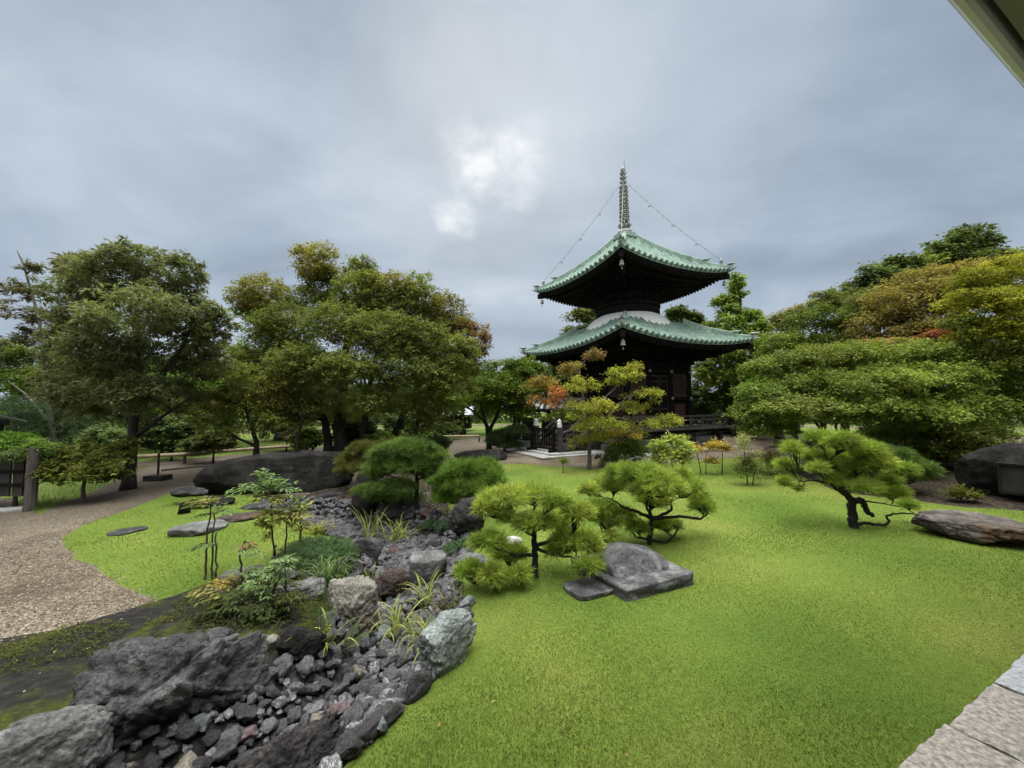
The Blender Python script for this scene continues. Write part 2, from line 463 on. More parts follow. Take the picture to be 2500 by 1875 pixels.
M['bed'] = mat_gravel('dark_stream_gravel', [(0, (.012, .011, .011)), (.6, (.035, .033, .033)), (1, (.09, .09, .09))], 22, 1.0)
def mat_moss():
    m, t, b = mat_base('mossy_bank')
    v = coords(t)
    soil = ramp(t, tnoise(t, v, 14, 7, .7), [(.3, (.012, .011, .009)), (.55, (.032, .03, .027)), (.75, (.075, .07, .066))])
    moss = ramp(t, tnoise(t, v, 30, 6, .7), [(.3, (.025, .036, .004)), (.55, (.085, .105, .010)), (.75, (.17, .18, .022))])
    k = ramp(t, tnoise(t, v, 1.6, 7, .68, .6), [(.48, (0, 0, 0)), (.62, (1, 1, 1))])
    t.links.new(tmix(t, k, soil, moss), b.inputs['Base Color'])
    b.inputs['Roughness'].default_value = .9
    b.inputs['Specular IOR Level'].default_value = .15
    h = tmath(t, 'ADD', tnoise(t, v, 26, 8, .75), tmath(t, 'MULTIPLY', k, .8))
    tbump(t, b, h, 1.0, .05)
    return m
M['moss'] = mat_moss()

# ------------------------------------------------------------------ terrain
def gp(lst, h=0.0):
    return np.array([[*G(x, y, h).xy] for x, y in lst])
def resample(P, step, wob=0.0, closed=False):
    out = []
    n = len(P)
    for i in range(n if closed else n - 1):
        a, b = P[i], P[(i + 1) % n]
        k = max(1, int(np.linalg.norm(b - a) / step))
        for j in range(k):
            p = a + (b - a) * j / k
            if j and wob:
                p = p + wob * np.array([math.sin(p[0] * 9.1 + p[1] * 4.3), math.sin(p[1] * 8.3 - p[0] * 5.7)])
            out.append(p)
    if not closed: out.append(P[-1])
    return np.array(out)
SR = gp([(760, 2060), (800, 1900), (860, 1832), (985, 1705), (1050, 1655), (1110, 1590), (1150, 1520), (1145, 1465), (1115, 1425), (1130, 1375), (1160, 1335), (1150, 1295), (1100, 1262), (1020, 1240), (940, 1228), (860, 1222)], -.05)
SL = gp([(860, 1222), (740, 1212), (640, 1222), (620, 1240), (720, 1255), (765, 1290), (845, 1310), (880, 1335), (885, 1375), (850, 1402), (828, 1445), (795, 1530), (760, 1585), (690, 1615), (655, 1640), (620, 1672), (520, 1712), (400, 1760), (300, 1790), (215, 1830), (150, 1900), (40, 2060)], -.05)
SR_ = resample(SR, .18, .03)
SL_ = resample(SL, .18, .03)
STREAM = np.vstack([SR_, SL_[1:]])
top_edge = gp([(1100, 1262), (1085, 1200), (1085, 1152), (1140, 1137), (1250, 1132), (1400, 1137), (1500, 1146), (1650, 1133), (1800, 1127), (1860, 1132)])
LAWN = np.vstack([SR_[:-12], resample(top_edge[1:], .4, .04), resample(gp([(1860, 1132), (1950, 1165), (2060, 1205), (2200, 1222), (2360, 1242), (2600, 1252)]), .4, .05), [[16, 6.5], [16, 2], [3, -.8], [-.3, .3], [-.6, .9]]])
k0 = int(np.argmin(np.linalg.norm(SR_ - top_edge[0], axis=1)))
LAWN = np.vstack([SR_[:k0 + 1], LAWN[len(SR_) - 12:]])
isl_edge = resample(gp([(850, 1402), (700, 1386), (565, 1400), (420, 1458), (385, 1466), (330, 1442), (240, 1392), (160, 1340), (150, 1318), (200, 1287), (300, 1253), (400, 1213), (440, 1197), (520, 1186), (610, 1205), (640, 1222)]), .25, .04)
i0 = int(np.argmin(np.linalg.norm(SL_ - gp([(640, 1222)], -.05)[0], axis=1)))
i1 = int(np.argmin(np.linalg.norm(SL_ - gp([(850, 1402)], -.05)[0], axis=1)))
ISLAND = np.vstack([SL_[i0:i1 + 1], isl_edge[1:-1]])
m_top = resample(np.vstack([gp([(385, 1466), (300, 1491), (150, 1536), (0, 1562), (-150, 1590), (-420, 1650)]), [[-6, .9]]]), .25, .04)
j0 = int(np.argmin(np.linalg.norm(isl_edge - gp([(385, 1466)])[0], axis=1)))
MOSS = np.vstack([SL_[i1:], m_top[::-1], isl_edge[1:j0][::-1]])
SOIL = np.vstack([resample(gp([(1860, 1132), (1950, 1165), (2060, 1205), (2200, 1222), (2360, 1242), (2600, 1252)]), .4, .05), [[16, 6.5], [20, 9], [22, 16], [14, 19], [9.8, 15.2]]])
FAR = np.array([*gp([(-300, 1160), (60, 1150), (240, 1130), (390, 1126), (620, 1106), (850, 1086), (1055, 1074), (1250, 1066)])[:, :2].tolist(), [8, 27], [14, 22], [24, 20], [36, 12], [34, 22], [10, 38], [-12, 37], [-33, 21], [-38, 9]])
FENCEGRASS = gp([(20, 1215), (95, 1255), (130, 1235), (230, 1196), (300, 1165), (240, 1140), (60, 1152), (-200, 1180), (-200, 1215)])
BED = gp([(725, 1211), (860, 1223), (1100, 1264), (1086, 1200), (1086, 1150), (1000, 1160), (900, 1178), (780, 1190)])
PATCH = [(-4.7, 12.2, .38, 2.0), (-6.2, 9.0, .05, 2.0), (9, 12, .25, 3.0), (13, 10, .2, 3.0)]
def seg_dist(P, poly, closed=True):
    d = np.full(len(P), 1e9)
    n = len(poly)
    for i in range(n if closed else n - 1):
        a, b = poly[i], poly[(i + 1) % n]
        ab = b - a
        L = (ab @ ab) + 1e-12
        t = np.clip(((P - a) @ ab) / L, 0, 1)
        q = P - (a + t[:, None] * ab)
        d = np.minimum(d, np.hypot(q[:, 0], q[:, 1]))
    return d
def inside(P, poly):
    x, y = P[:, 0], P[:, 1]
    r = np.zeros(len(P), bool)
    n = len(poly)
    for i in range(n):
        x1, y1 = poly[i]; x2, y2 = poly[(i + 1) % n]
        if y1 == y2: continue
        c = ((y1 > y) != (y2 > y)) & (x < (x2 - x1) * (y - y1) / (y2 - y1) + x1)
        r ^= c
    return r
def sstep(x): 
    x = np.clip(x, 0, 1)
    return x * x * (3 - 2 * x)
def hts(P):
    P = np.asarray(P, float).reshape(-1, 2)
    x, y = P[:, 0], P[:, 1]
    h = .025 * np.sin(x * .9 + .4) * np.cos(y * .8) + .012 * np.sin(x * 2.3 + y * 1.7)
    for px, py, a, r in PATCH:
        h = h + a * np.exp(-((x - px) ** 2 + (y - py) ** 2) / (r * r))
    h = h * sstep((34 - np.hypot(x, y)) / 8)
    near = np.hypot(x, y) < 14
    if near.any():
        Q = P[near]
        d = seg_dist(Q, STREAM)
        ins = inside(Q, STREAM)
        dh = np.where(ins, -.10 - .26 * sstep(d / .35), -.10 * sstep(1 - d / .45))
        h[near] += dh
    return h
def ht(x, y): return float(hts([[x, y]])[0])
def GT(px, py):                  # the point of the terrain seen at this pixel
    h = 0.0
    for _ in range(8):
        p = G(px, py, h)
        h = .5 * h + .5 * ht(p.x, p.y)
    return G(px, py, h)

def build_ground():
    rings = []
    r = .5
    pts = []
    while r < 40:
        n = int(min(360, max(40, 2 * math.pi * r / max(.035 * r, .05))))
        for k in range(n):
            a = 2 * math.pi * (k + .5 * (len(rings) % 2)) / n + random.uniform(-.2, .2) * 2 * math.pi / n
            if abs(((a - math.pi / 2 + math.pi) % (2 * math.pi)) - math.pi) > R(85) and (k % 4): continue
            rr = r * (1 + random.uniform(-.01, .01))
            pts.append((rr * math.cos(a), rr * math.sin(a)))
        rings.append(r)
        r *= 1.035
    outer = [(41 * math.cos(2 * math.pi * k / 96), 41 * math.sin(2 * math.pi * k / 96)) for k in range(96)]
    polys = [np.array(outer), FAR, FENCEGRASS, SOIL, BED, LAWN, ISLAND, MOSS, STREAM]
    verts, faces = [], []
    for p in polys:
        n = len(verts)
        verts += [Vector((float(a), float(b))) for a, b in p]
        faces.append(list(range(n, n + len(p))))
    verts += [Vector(p) for p in pts]
    vo, eo, fo, ov, oe, of = delaunay_2d_cdt(verts, [], faces, 0, 1e-4)
    V2 = np.array([[v.x, v.y] for v in vo])
    H = hts(V2)
    H[np.hypot(V2[:, 0], V2[:, 1]) > 34] = 0
    V3 = np.column_stack([V2, H])
    reg = {}
    FA = np.array([f for f in fo if len(f) == 3])
    cen = V2[FA].mean(1)
    rid = np.zeros(len(FA), int)
    for k, p in enumerate(polys):
        if k: rid[inside(cen, p)] = k
    for k in range(len(polys)): 
        if (rid == k).any(): reg[k] = FA[rid == k]
    spec = {0: ('gravel_path', 'gravel'), 1: ('park_grass', 'far_grass'), 2: ('grass_verge', 'far_grass'), 3: ('garden_soil', 'soil'), 4: ('garden_soil', 'soil'), 5: ('lawn', 'lawn'), 6: ('lawn', 'lawn'), 7: ('mossy_ground', 'moss'), 8: ('stream_bed', 'bed')}
    for k, fs in reg.items():
        fs = np.array(fs)
        # upward faces
        a, b, c = V2[fs[:, 0]], V2[fs[:, 1]], V2[fs[:, 2]]
        fl = ((b - a)[:, 0] * (c - a)[:, 1] - (b - a)[:, 1] * (c - a)[:, 0]) < 0
        fs[fl] = fs[fl][:, ::-1]
        u, inv = np.unique(fs, return_inverse=True)
        nm, mt = spec[k]
        tag(mesh_np(nm, V3[u], [inv.reshape(fs.shape)], M[mt], smooth=True), kind='structure')
    n = 96
    vs = []
    for rr in (41, 80, 300, 1500):
        vs += [(rr * math.cos(2 * math.pi * k / n), rr * math.sin(2 * math.pi * k / n), 0) for k in range(n)]
    fs = []
    for i in range(3):
        for k in range(n):
            a, b = i * n + k, i * n + (k + 1) % n
            fs.append((a, a + n, b + n, b)[::-1])
    g = mesh_np('ground', np.array(vs), [np.array(fs)[:, ::-1]], M['far_grass'])
    tag(g, kind='structure')
build_ground()

# ------------------------------------------------------------------ pagoda (two-storeyed, round upper body)
PC, PROT = Vector((5.02, 16.49, 0.0)), R(-153.9)
PM = Matrix.Translation(PC) @ Matrix.Rotation(PROT, 4, 'Z')
def build_pagoda():
    pg = thing('pagoda', 'two-storeyed dark timber pagoda with verdigris copper roofs and a ringed spire', 'pagoda', PC, PROT)
    def side(k):                 # local frame of side k: s along the eave, o outward
        return Matrix.Rotation(k * math.pi / 2, 4, 'Z')
    def roof(name, a, zm, lift, ztop, rtop, label):
        H = ztop - zm
        def half(t): return a + (rtop - a) * t
        def P(s, t, dz=0.0, k=0, x=None):
            h = half(t)
            X = s * h if x is None else x
            ss = min(1.0, abs(X) / max(h, 1e-4))
            z = zm + lift * ss ** 2.3 * (1 - t) ** 1.4 + H * (.62 * t + .38 * t * t) + dz
            return side(k) @ Vector((X, h, z))
        mb = MB()
        NS, NT = 24, 12
        for k in range(4):
            g = [[P(-1 + 2 * i / NS, j / NT, 0, k) for i in range(NS + 1)] for j in range(NT + 1)]
            base = len(mb.v)
            for row in g: mb.v += [tuple(p) for p in row]
            W = NS + 1
            for j in range(NT):
                for i in range(NS):
                    q = base + j * W + i
                    mb.f.append((q + 1, q, q + W, q + W + 1))
            # fascia of flat tiles
            base = len(mb.v)
            for i in range(NS + 1):
                p = P(-1 + 2 * i / NS, 0, 0, k)
                o = side(k) @ Vector((0, -.03, 0))
                mb.v += [tuple(p), tuple(p + Vector((0, 0, -.075)) + o)]
            for i in range(NS):
                q = base + 2 * i
                mb.f.append((q, q + 2, q + 3, q + 1))
            # round tile rows
            sp = .262
            n = int(a / sp)
            for i in range(-n, n + 1):
                X = i * sp
                tmax = min(1.0, (a - abs(X)) / (a - rtop)) if abs(X) > rtop else 1.0
                if tmax < .03: continue
                pts = [P(0, tmax * j / 8, .018, k, X) for j in range(9)]
                pts[0] = pts[0] + side(k) @ Vector((0, .05, -.004))
                mb.tube(pts, .05, 6, True)
        r = mb.build(name, M['copper'], pg)
        # end discs of the tile rows
        rest = MB()
        for k in range(4):
            n = int(a / .262)
            for i in range(-n, n + 1):
                p = P(0, 0, .012, k, i * .262)
                o = side(k) @ Vector((0, 1, 0))
                if k in (0, 3):
                    mb = MB(); mb.tube([p + o * .03, p + o * .062], .066, 10); mb.build('eave_tile', M['copper_dark'], r)
                else: rest.tube([p + o * .03, p + o * .062], .066, 10)
        tag(rest.build('eave_tiles', M['copper_dark'], r), kind='stuff')
        # boards and rafters under the eave
        def U(s, q, k, x=None, dz=0.0):      # q 0 at the eave, 1 at the body
            h = a - .10 + (1.45 - a) * q
            X = s * h if x is None else x
            ss = min(1.0, abs(X) / h)
            return side(k) @ Vector((X, h, zm - .085 + lift * ss ** 2.3 * (1 - q) ** 1.4 + .30 * q + dz))
        mb = MB()
        for k in range(4):
            base = len(mb.v)
            for j in range(7):
                for i in range(NS + 1): mb.v.append(tuple(U(-1 + 2 * i / NS, j / 6, k)))
            W = NS + 1
            for j in range(6):
                for i in range(NS):
                    q = base + j * W + i
                    mb.f.append((q, q + 1, q + W + 1, q + W))
            # eave beam
            for i in range(NS):
                mb.beam(U(-1 + 2 * i / NS, .02, k, dz=-.045), U(-1 + 2 * (i + 1) / NS, .02, k, dz=-.045), .10, .08)
            nr = int((a - .18) / .155)
            for i in range(-nr, nr + 1):
                X = i * .155
                qe = min(1.0, (a - .1 - abs(X)) / (a - 1.45)) * .98
                if qe > .06:
                    q0 = .0
                    mb.beam(U(0, q0, k, X, -.135), U(0, min(qe, .42), k, X, -.10), .07, .085)
                    if qe > .34:
                        mb.beam(U(0, .30, k, X, -.22), U(0, qe, k, X, -.16), .07, .085)
            # hip rafter
            h0 = U(1, -.03, k, dz=-.20); h1 = U(1, .95, k, dz=-.20)
            mb.beam(h0, h1, .14, .2)
        mb.build('eave', M['wood_black'], r)
        # corner ridges with their ornaments
        for k in range(4):
            def Q(t, dz): return P(1, t, dz, k)
            dirn = side(k) @ Vector((1, 1, 0)).normalized()
            t0 = .26
            m1 = MB()
            pts = [Q(1 - (1 - t0) * j / 9, .07) for j in range(10)]
            for A, B in zip(pts[:-1], pts[1:]): m1.beam(A, B + (B - A) * .06, .17, .17)
            m1.tube([p + Vector((0, 0, .10)) for p in pts], .065, 8)
            pts2 = [Q(t0 + .02 - (t0 - .015) * j / 5, .03) for j in range(6)]
            for A, B in zip(pts2[:-1], pts2[1:]): m1.beam(A, B + (B - A) * .06, .13, .11)
            m1.tube([p + Vector((0, 0, .075)) for p in pts2], .05, 8)
            rd = m1.build('corner_ridge', M['copper'], r)
            # ornaments: one at the end of the upper ridge, one at the corner
            for t, sc in ((t0, .9), (.015, .8)):
                m2 = MB()
                p = Q(t, .07)
                perp = Vector((-dirn.y, dirn.x, 0))
                Mx = Matrix((perp, dirn, Vector((0, 0, 1)))).transposed()
                m2.box(p + dirn * .03, (.24 * sc, .07, .30 * sc), M=Mx, taper=.8)
                for q in (-1, 0, 1):
                    c = p + perp * (.095 * q * sc) + Vector((0, 0, (.20 - .03 * abs(q)) * sc))
                    m2.tube([c - dirn * .09, c + dirn * .10], .042 * sc, 8)
                c = p + Vector((0, 0, .02))
                m2.tube([c + dirn * .06, c + dirn * .10], .07 * sc, 10)
                # upswept horn
                m2.tube([p + Vector((0, 0, .14 * sc)), p + dirn * .12 + Vector((0, 0, .17 * sc)), p + dirn * .24 + Vector((0, 0, .25 * sc))], [.05, .04, .012], 6)
                m2.build('ridge_ornament', M['copper'] if t > .1 else M['copper_grey'], r)
            # corner tile tip
            m3 = MB()
            p = P(1, 0, .0, k)
            m3.tube([p - dirn * .15, p + dirn * .05 + Vector((0, 0, .02)), p + dirn * .20 + Vector((0, 0, .09))], [.07, .06, .012], 8)
            m3.build('corner_tile', M['copper'], r)
            # wind bell
            m4 = MB()
            p = P(1, 0, 0, k) - dirn * .28 + Vector((0, 0, -.30))
            m4.tube([p, p + Vector((0, 0, -.14))], .008, 5)
            m4.lathe([(.02, -.14), (.055, -.17), (.065, -.25), (.085, -.33)], p, 10)
            m4.tube([p + Vector((0, 0, -.3)), p + Vector((0, 0, -.42))], .006, 4)
            m4.box(p + Vector((0, 0, -.44)), (.05, .01, .06))
            m4.build('wind_bell', M['copper_grey'], r)
        if label: r['label'] = label
        return P
    P1 = roof('lower_roof', 3.35, 3.99, .32, 5.12, 1.55, None)
    P2 = roof('upper_roof', 2.87, 6.86, .32, 8.97, .34, None)

    # stone base in courses
    sb = MB()
    sb.box((0, 0, .05), (6.30, 6.30, .10))
    pl = sb.build('stone_platform', M['granite'], pg, bevel=.012)
    sb = MB()
    for h, z0, z1 in ((2.36, .10, .33), (2.26, .33, .56), (2.10, .56, .80)):
        for k in range(4):
            n = 3
            for i in range(n):
                w = 2 * h / n
                x = -h + w * (i + .5)
                c = side(k) @ Vector((x, h - .2, (z0 + z1) / 2))
                sb.box(c, (w - .012 if i < n - 1 else w - .41, .398, z1 - z0 - .008), rz=k * math.pi / 2)
    sb.box((0, 0, .40), (3.6, 3.6, .6))
    sb.build('base_course', M['granite_dim'], pg, bevel=.015)
    sl = MB()
    sl.box((3.95, -.15, .055), (1.55, 2.7, .11)); sl.box((4.1, -.35, .028), (2.2, 3.6, .056))
    sl.build('step_slab', M['granite'], pg, bevel=.012)

    # veranda
    v = MB()
    v.box((0, 0, .885), (5.54, 5.54, .07))
    fl = v.build('veranda', M['wood_weathered'], pg)
    v = MB()
    for k in range(4):
        a, b = side(k) @ Vector((-2.62, 2.5, .80)), side(k) @ Vector((2.62, 2.5, .80))
        v.beam(a, b, .12, .12)
        for x in (-2.4, -.8, .8, 2.4):
            v.beam(side(k) @ Vector((x, 1.6, .79)), side(k) @ Vector((x, 2.85, .79)), .10, .10)
    v.build('floor_beam', M['wood_black'], fl)
    seen = set()
    for k in range(4):
        for x in (-2.38, -.85, .85, 2.38):
            p = side(k) @ Vector((x, 2.38, 0))
            key = (round(p.x, 1), round(p.y, 1))
            if key in seen: continue
            seen.add(key)
            m = MB(); m.box((p.x, p.y, .415), (.17, .17, .63)); m.build('veranda_post', M['wood_weathered'], fl)
            m = MB(); m.box((p.x, p.y, .105), (.26, .26, .03)); m.build('footing_stone', M['granite_dim'], fl)
    for k in range(4):
        segs = [(-2.5, 2.5)] if k != 3 else [(-2.5, -.86), (.86, 2.5)]
        for x0, x1 in segs:
            m = MB()
            for z, w in ((1.34, .055), (1.20, .05), (.98, .07)):
                m.beam(side(k) @ Vector((x0 - (.12 if x0 < -2 else 0), 2.5, z)), side(k) @ Vector((x1 + (.12 if x1 > 2 else 0), 2.5, z)), w, w)
            n = max(2, int((x1 - x0) / .62))
            for i in range(n + 1):
                x = x0 + (x1 - x0) * i / n
                m.box(side(k) @ Vector((x, 2.5, 1.06)), (.10, .05, .22), rz=k * math.pi / 2)
                m.box(side(k) @ Vector((x, 2.5, 1.26)), (.05, .05, .12), rz=k * math.pi / 2)
            m.build('railing', M['wood_weathered'], fl)
    for p in ((2.5, 2.5), (-2.5, 2.5), (2.5, -2.5), (-2.5, -2.5)):
        m = MB(); m.box((p[0], p[1], 1.17), (.13, .13, .5)); m.build('rail_post', M['wood_weathered'], fl)

    # lower body
    w = MB()
    w.box((0, 0, 2.15), (3.14, 3.14, 2.46))
    bd = w.build('body', M['wood_black'], pg)
    for k in range(4):
        for x in (-1.62, -.58, .58):
            p = side(k) @ Vector((x, 1.62, 0))
            m = MB(); m.tube([(p.x, p.y, .92), (p.x, p.y, 3.42)], .135, 14); m.build('pillar', M['wood_black'], bd, smooth=False)
        m = MB()
        for z, h in ((.99, .14), (2.03, .13), (3.08, .15), (3.36, .12)):
            m.beam(side(k) @ Vector((-1.72, 1.69, z)), side(k) @ Vector((1.72, 1.69, z)), .10, h)
        m.build('tie_beam', M['wood_black'], bd)
        m = MB()
        for x in (-1.62, -.58, .58, 1.62):
            for z in (2.03, 3.08):
                c = side(k) @ Vector((x, 1.735, z)); o = side(k) @ Vector((0, .03, 0))
                m.tube([c, c + o], .06, 10)
        m.build('nail_cover', M['granite_dim'], bd)
        for x in (-.24, .24):
            m = MB()
            m.box(side(k) @ Vector((x, 1.60, 2.0)), (.465, .06, 1.9), rz=k * math.pi / 2)
            d = m.build('door', M['wood_black'], bd)
            m = MB()
            for z in (1.10, 1.62, 2.12, 2.68, 2.90):
                m.box(side(k) @ Vector((x, 1.637, z)), (.40, .02, .045), rz=k * math.pi / 2)
            for xx in (x - .19, x + .19):
                m.box(side(k) @ Vector((xx, 1.635, 2.0)), (.03, .018, 1.85), rz=k * math.pi / 2)
            m.build('door_rail', M['wood_weathered'], d)
        for x in (-1.1, 1.1):
            m = MB()
            for i in range(9): m.box(side(k) @ Vector((x - .28 + i * .07, 1.61, 2.55)), (.045, .05, .78), rz=k * math.pi / 2)
            wi = m.build('lattice_window', M['wood_brown'], bd)
            m = MB()
            for z in (2.13, 2.97): m.box(side(k) @ Vector((x, 1.625, z)), (.74, .08, .07), rz=k * math.pi / 2)
            for xx in (x - .35, x + .35): m.box(side(k) @ Vector((xx, 1.625, 2.55)), (.06, .075, .77), rz=k * math.pi / 2)
            m.build('window_frame', M['wood_weathered'], wi)
            m = MB(); m.box(side(k) @ Vector((x, 1.61, 1.5)), (.60, .05, .62), rz=k * math.pi / 2)
            for z in (1.25, 1.78): m.box(side(k) @ Vector((x, 1.645, z)), (.6, .03, .05), rz=k * math.pi / 2)
            m.build('wall_panel', M['wood_brown'], bd)
    br = MB()
    def brackets(br, base, tiers, squ=True):
        for i, (r_, z) in enumerate(tiers):
            for k in range(4):
                br.beam(side(k) @ Vector((-r_, r_, z)), side(k) @ Vector((r_, r_, z)), .13, .13)
                for x in (-1.62, -.58, .58, 1.62):
                    X = x * r_ / 1.62
                    br.beam(side(k) @ Vector((X, base, z - .10)), side(k) @ Vector((X, r_ + .12, z - .10)), .12, .14)
                    br.box(side(k) @ Vector((X, r_, z - .12)), (.2, .2, .12), rz=k * math.pi / 2)
    brackets(br, 1.3, [(1.72, 3.56), (2.02, 3.72), (2.32, 3.84)])
    br.build('bracket', M['wood_black'], bd)

    # white dome, round balustrade and upper body
    m = MB()
    m.lathe([(1.86, 4.80), (1.84, 4.98), (1.76, 5.14), (1.60, 5.32), (1.40, 5.47), (1.22, 5.56)], n=48)
    m.build('dome', M['plaster'], pg, smooth=True)
    m = MB()
    m.lathe([(1.10, 5.45), (1.24, 5.50), (1.33, 5.60), (1.33, 5.78), (1.27, 5.80), (1.27, 5.86), (1.36, 5.88), (1.36, 5.96), (1.10, 5.98)], n=40)
    rb = m.build('round_gallery', M['wood_black'], pg)
    m = MB()
    for z, r_, rr in ((6.28, 1.30, .03), (6.16, 1.30, .022)):
        m.tube([(r_ * math.cos(2 * math.pi * i / 40), r_ * math.sin(2 * math.pi * i / 40), z) for i in range(41)], rr, 6)
    for i in range(20):
        an = 2 * math.pi * i / 20
        m.box((1.30 * math.cos(an), 1.30 * math.sin(an), 6.12), (.06, .06, .30), rz=an)
    m.build('gallery_railing', M['wood_black'], rb)
    m = MB()
    m.lathe([(1.02, 5.9), (1.02, 6.5), (1.15, 6.55), (1.15, 6.75), (1.0, 6.9)], n=32)
    ub = m.build('upper_body', M['wood_black'], pg)
    m = MB()
    for i in range(12):
        an = 2 * math.pi * i / 12
        m.tube([(1.04 * math.cos(an), 1.04 * math.sin(an), 5.95), (1.04 * math.cos(an), 1.04 * math.sin(an), 6.5)], .07, 8)
    for r_, z in ((1.22, 6.52), (1.42, 6.63), (1.64, 6.74), (1.88, 6.86)):
        for i in range(16):
            an = 2 * math.pi * i / 16
            d = Vector((math.cos(an), math.sin(an), 0))
            m.beam(d * .95 + Vector((0, 0, z)), d * (r_ + .12) + Vector((0, 0, z)), .11, .12)
        m.tube([(r_ * math.cos(2 * math.pi * i / 32), r_ * math.sin(2 * math.pi * i / 32), z + .08) for i in range(33)], .05, 6)
    m.build('bracket', M['wood_black'], ub)

    # spire
    m = MB()
    m.box((0, 0, 9.03), (.86, .86, .05)); m.box((0, 0, 8.92), (.74, .74, .2)); m.box((0, 0, 9.16), (.66, .66, .24))
    spb = m.build('spire', M['copper'], pg, bevel=.01)
    m = MB()
    m.lathe([(.32, 9.28), (.31, 9.36), (.24, 9.44), (.12, 9.48), (.12, 9.52), (.22, 9.56), (.25, 9.64), (.22, 9.66), (.08, 9.70)], n=20)
    for i in range(8):
        an = 2 * math.pi * i / 8; d = Vector((math.cos(an), math.sin(an), 0))
        m.tube([d * .18 + Vector((0, 0, 9.6)), d * .26 + Vector((0, 0, 9.68)), d * .25 + Vector((0, 0, 9.77))], [.05, .05, .01], 6)
    m.build('lotus', M['copper_grey'], spb, smooth=True)
    m = MB(); m.tube([(0, 0, 9.6), (0, 0, 12.1)], [.07, .045], 10); m.build('spire_pole', M['copper_grey'], spb)
    for i in range(9):
        z = 9.86 + i * .188
        r_ = .195 - .005 * i
        m = MB()
        m.lathe([(.07, z - .05), (.115, z - .03), (.115, z + .03), (.07, z + .05)], n=14)
        m.tube([(r_ * math.cos(2 * math.pi * j / 24), r_ * math.sin(2 * math.pi * j / 24), z + .055) for j in range(25)], .026, 6)
        m.tube([((r_ - .01) * math.cos(2 * math.pi * j / 24), (r_ - .01) * math.sin(2 * math.pi * j / 24), z - .045) for j in range(25)], .026, 6)
        for j in range(8):
            an = 2 * math.pi * j / 8 + .2; d = Vector((math.cos(an), math.sin(an), 0))
            m.tube([d * .08 + Vector((0, 0, z + .05)), d * (r_ + .02) + Vector((0, 0, z + .02)), d * (r_ + .02) + Vector((0, 0, z - .03)), d * .08 + Vector((0, 0, z - .04))], .022, 5)
        m.build('spire_ring', M['copper_grey'], spb, smooth=True)
    for z, r_ in ((11.60, .13), (11.80, .125), (12.0, .12)):
        m = MB()
        m.lathe([(.05, z - .06), (.09, z - .04), (r_, z + .01), (.05, z + .02)], n=14)
        for j in range(6):
            an = 2 * math.pi * j / 6; d = Vector((math.cos(an), math.sin(an), 0))
            m.tube([d * r_ * .7 + Vector((0, 0, z)), d * (r_ + .03) + Vector((0, 0, z + .05)), d * r_ + Vector((0, 0, z + .11))], [.03, .025, .008], 5)
        m.build('lotus', M['copper_grey'], spb, smooth=True)
    m = MB()
    m.lathe([(.03, 12.08), (.08, 12.12), (.105, 12.19), (.09, 12.26), (.04, 12.32), (.01, 12.36)], n=14)
    m.build('jewel', M['copper_grey'], spb, smooth=True)
    m = MB()
    m.tube([(-.17, -.08, 9.3), (-.15, -.07, 12.72)], .011, 6)
    m.tube([(-.17, -.08, 9.3), (-.30, -.16, 9.6), (-.36, -.2, 9.28)], .011, 5)
    m.build('lightning_rod', M['copper_dark'], spb)
    for k in range(4):
        end = P2(1, .10, .34, k)
        a = Vector((0, 0, 11.56)) + (end - Vector((0, 0, end.z))).normalized() * .16
        pts = []
        for j in range(17):
            u = j / 16
            p = a.lerp(end, u); p.z -= .32 * 4 * u * (1 - u) * .5
            pts.append(p)
        m = MB(); m.tube(pts, .008, 4)
        for j in range(0, 16):
            p = pts[j].lerp(pts[j + 1], .5); d = (pts[j + 1] - pts[j]).normalized()
            m.tube([p - d * .05, p + d * .05], .012, 5)
        ch = m.build('chain', M['copper_grey'], spb)
        for j in (4, 8, 12):
            m = MB(); m.lathe([(.012, 0), (.03, -.04), (.045, -.11)], pts[j] + Vector((0, 0, -.01)), 8); m.build('chain_bell', M['copper_grey'], spb)
        m = MB(); m.lathe([(.03, -.30), (.05, -.2), (.05, -.14), (.075, -.10), (.07, -.02), (.02, .05)], end, 10); m.build('ridge_finial', M['copper_grey'], spb)

    # stairs on the front
    st = MB()
    for i in range(5):
        z = .92 - (i + 1) * .15
        x0 = 2.77 + i * .24
        st.box((x0 + .12, 0, z / 2 + .05), (.24, 1.5, z - .10 + .0))
    sc = st.build('staircase', M['wood_brown'], pg)
    for i in range(5):
        z = .92 - (i + 1) * .15
        m = MB(); m.box((2.77 + i * .24 + .13, 0, z + .02), (.285, 1.54, .045)); m.build('tread', M['wood_brown'], sc)
    for y in (-.84, .84):
        m = MB()
        m.beam((2.55, y, .82), (4.1, y, .16), .11, .26)
        pts = [(2.5, y, 1.55), (2.8, y, 1.50), (3.2, y, 1.24), (3.7, y, .86), (4.02, y, .78)]
        m.tube(pts, .055, 8)
        m.tube([(p[0], y, p[2] - .22) for p in pts], .035, 8)
        for x, z in ((2.9, 1.42), (3.4, 1.05), (3.85, .8)): m.beam((x, y, z - .75), (x, y, z), .06, .06)
        m.build('handrail', M['wood_weathered'], sc)
        m = MB(); m.box((4.12, y, .55), (.16, .16, .9)); np_ = m.build('newel_post', M['wood_weathered'], sc)
        m = MB(); m.lathe([(.085, 1.0), (.085, 1.13), (.05, 1.15), (.075, 1.18), (.07, 1.23), (.01, 1.30)], (4.12, y, 0), 10); m.build('post_cap', M['metal_white'], sc)
    return pg
pagoda = build_pagoda()
def PL(x, y, z=0.0): return PM @ Vector((x, y, z))

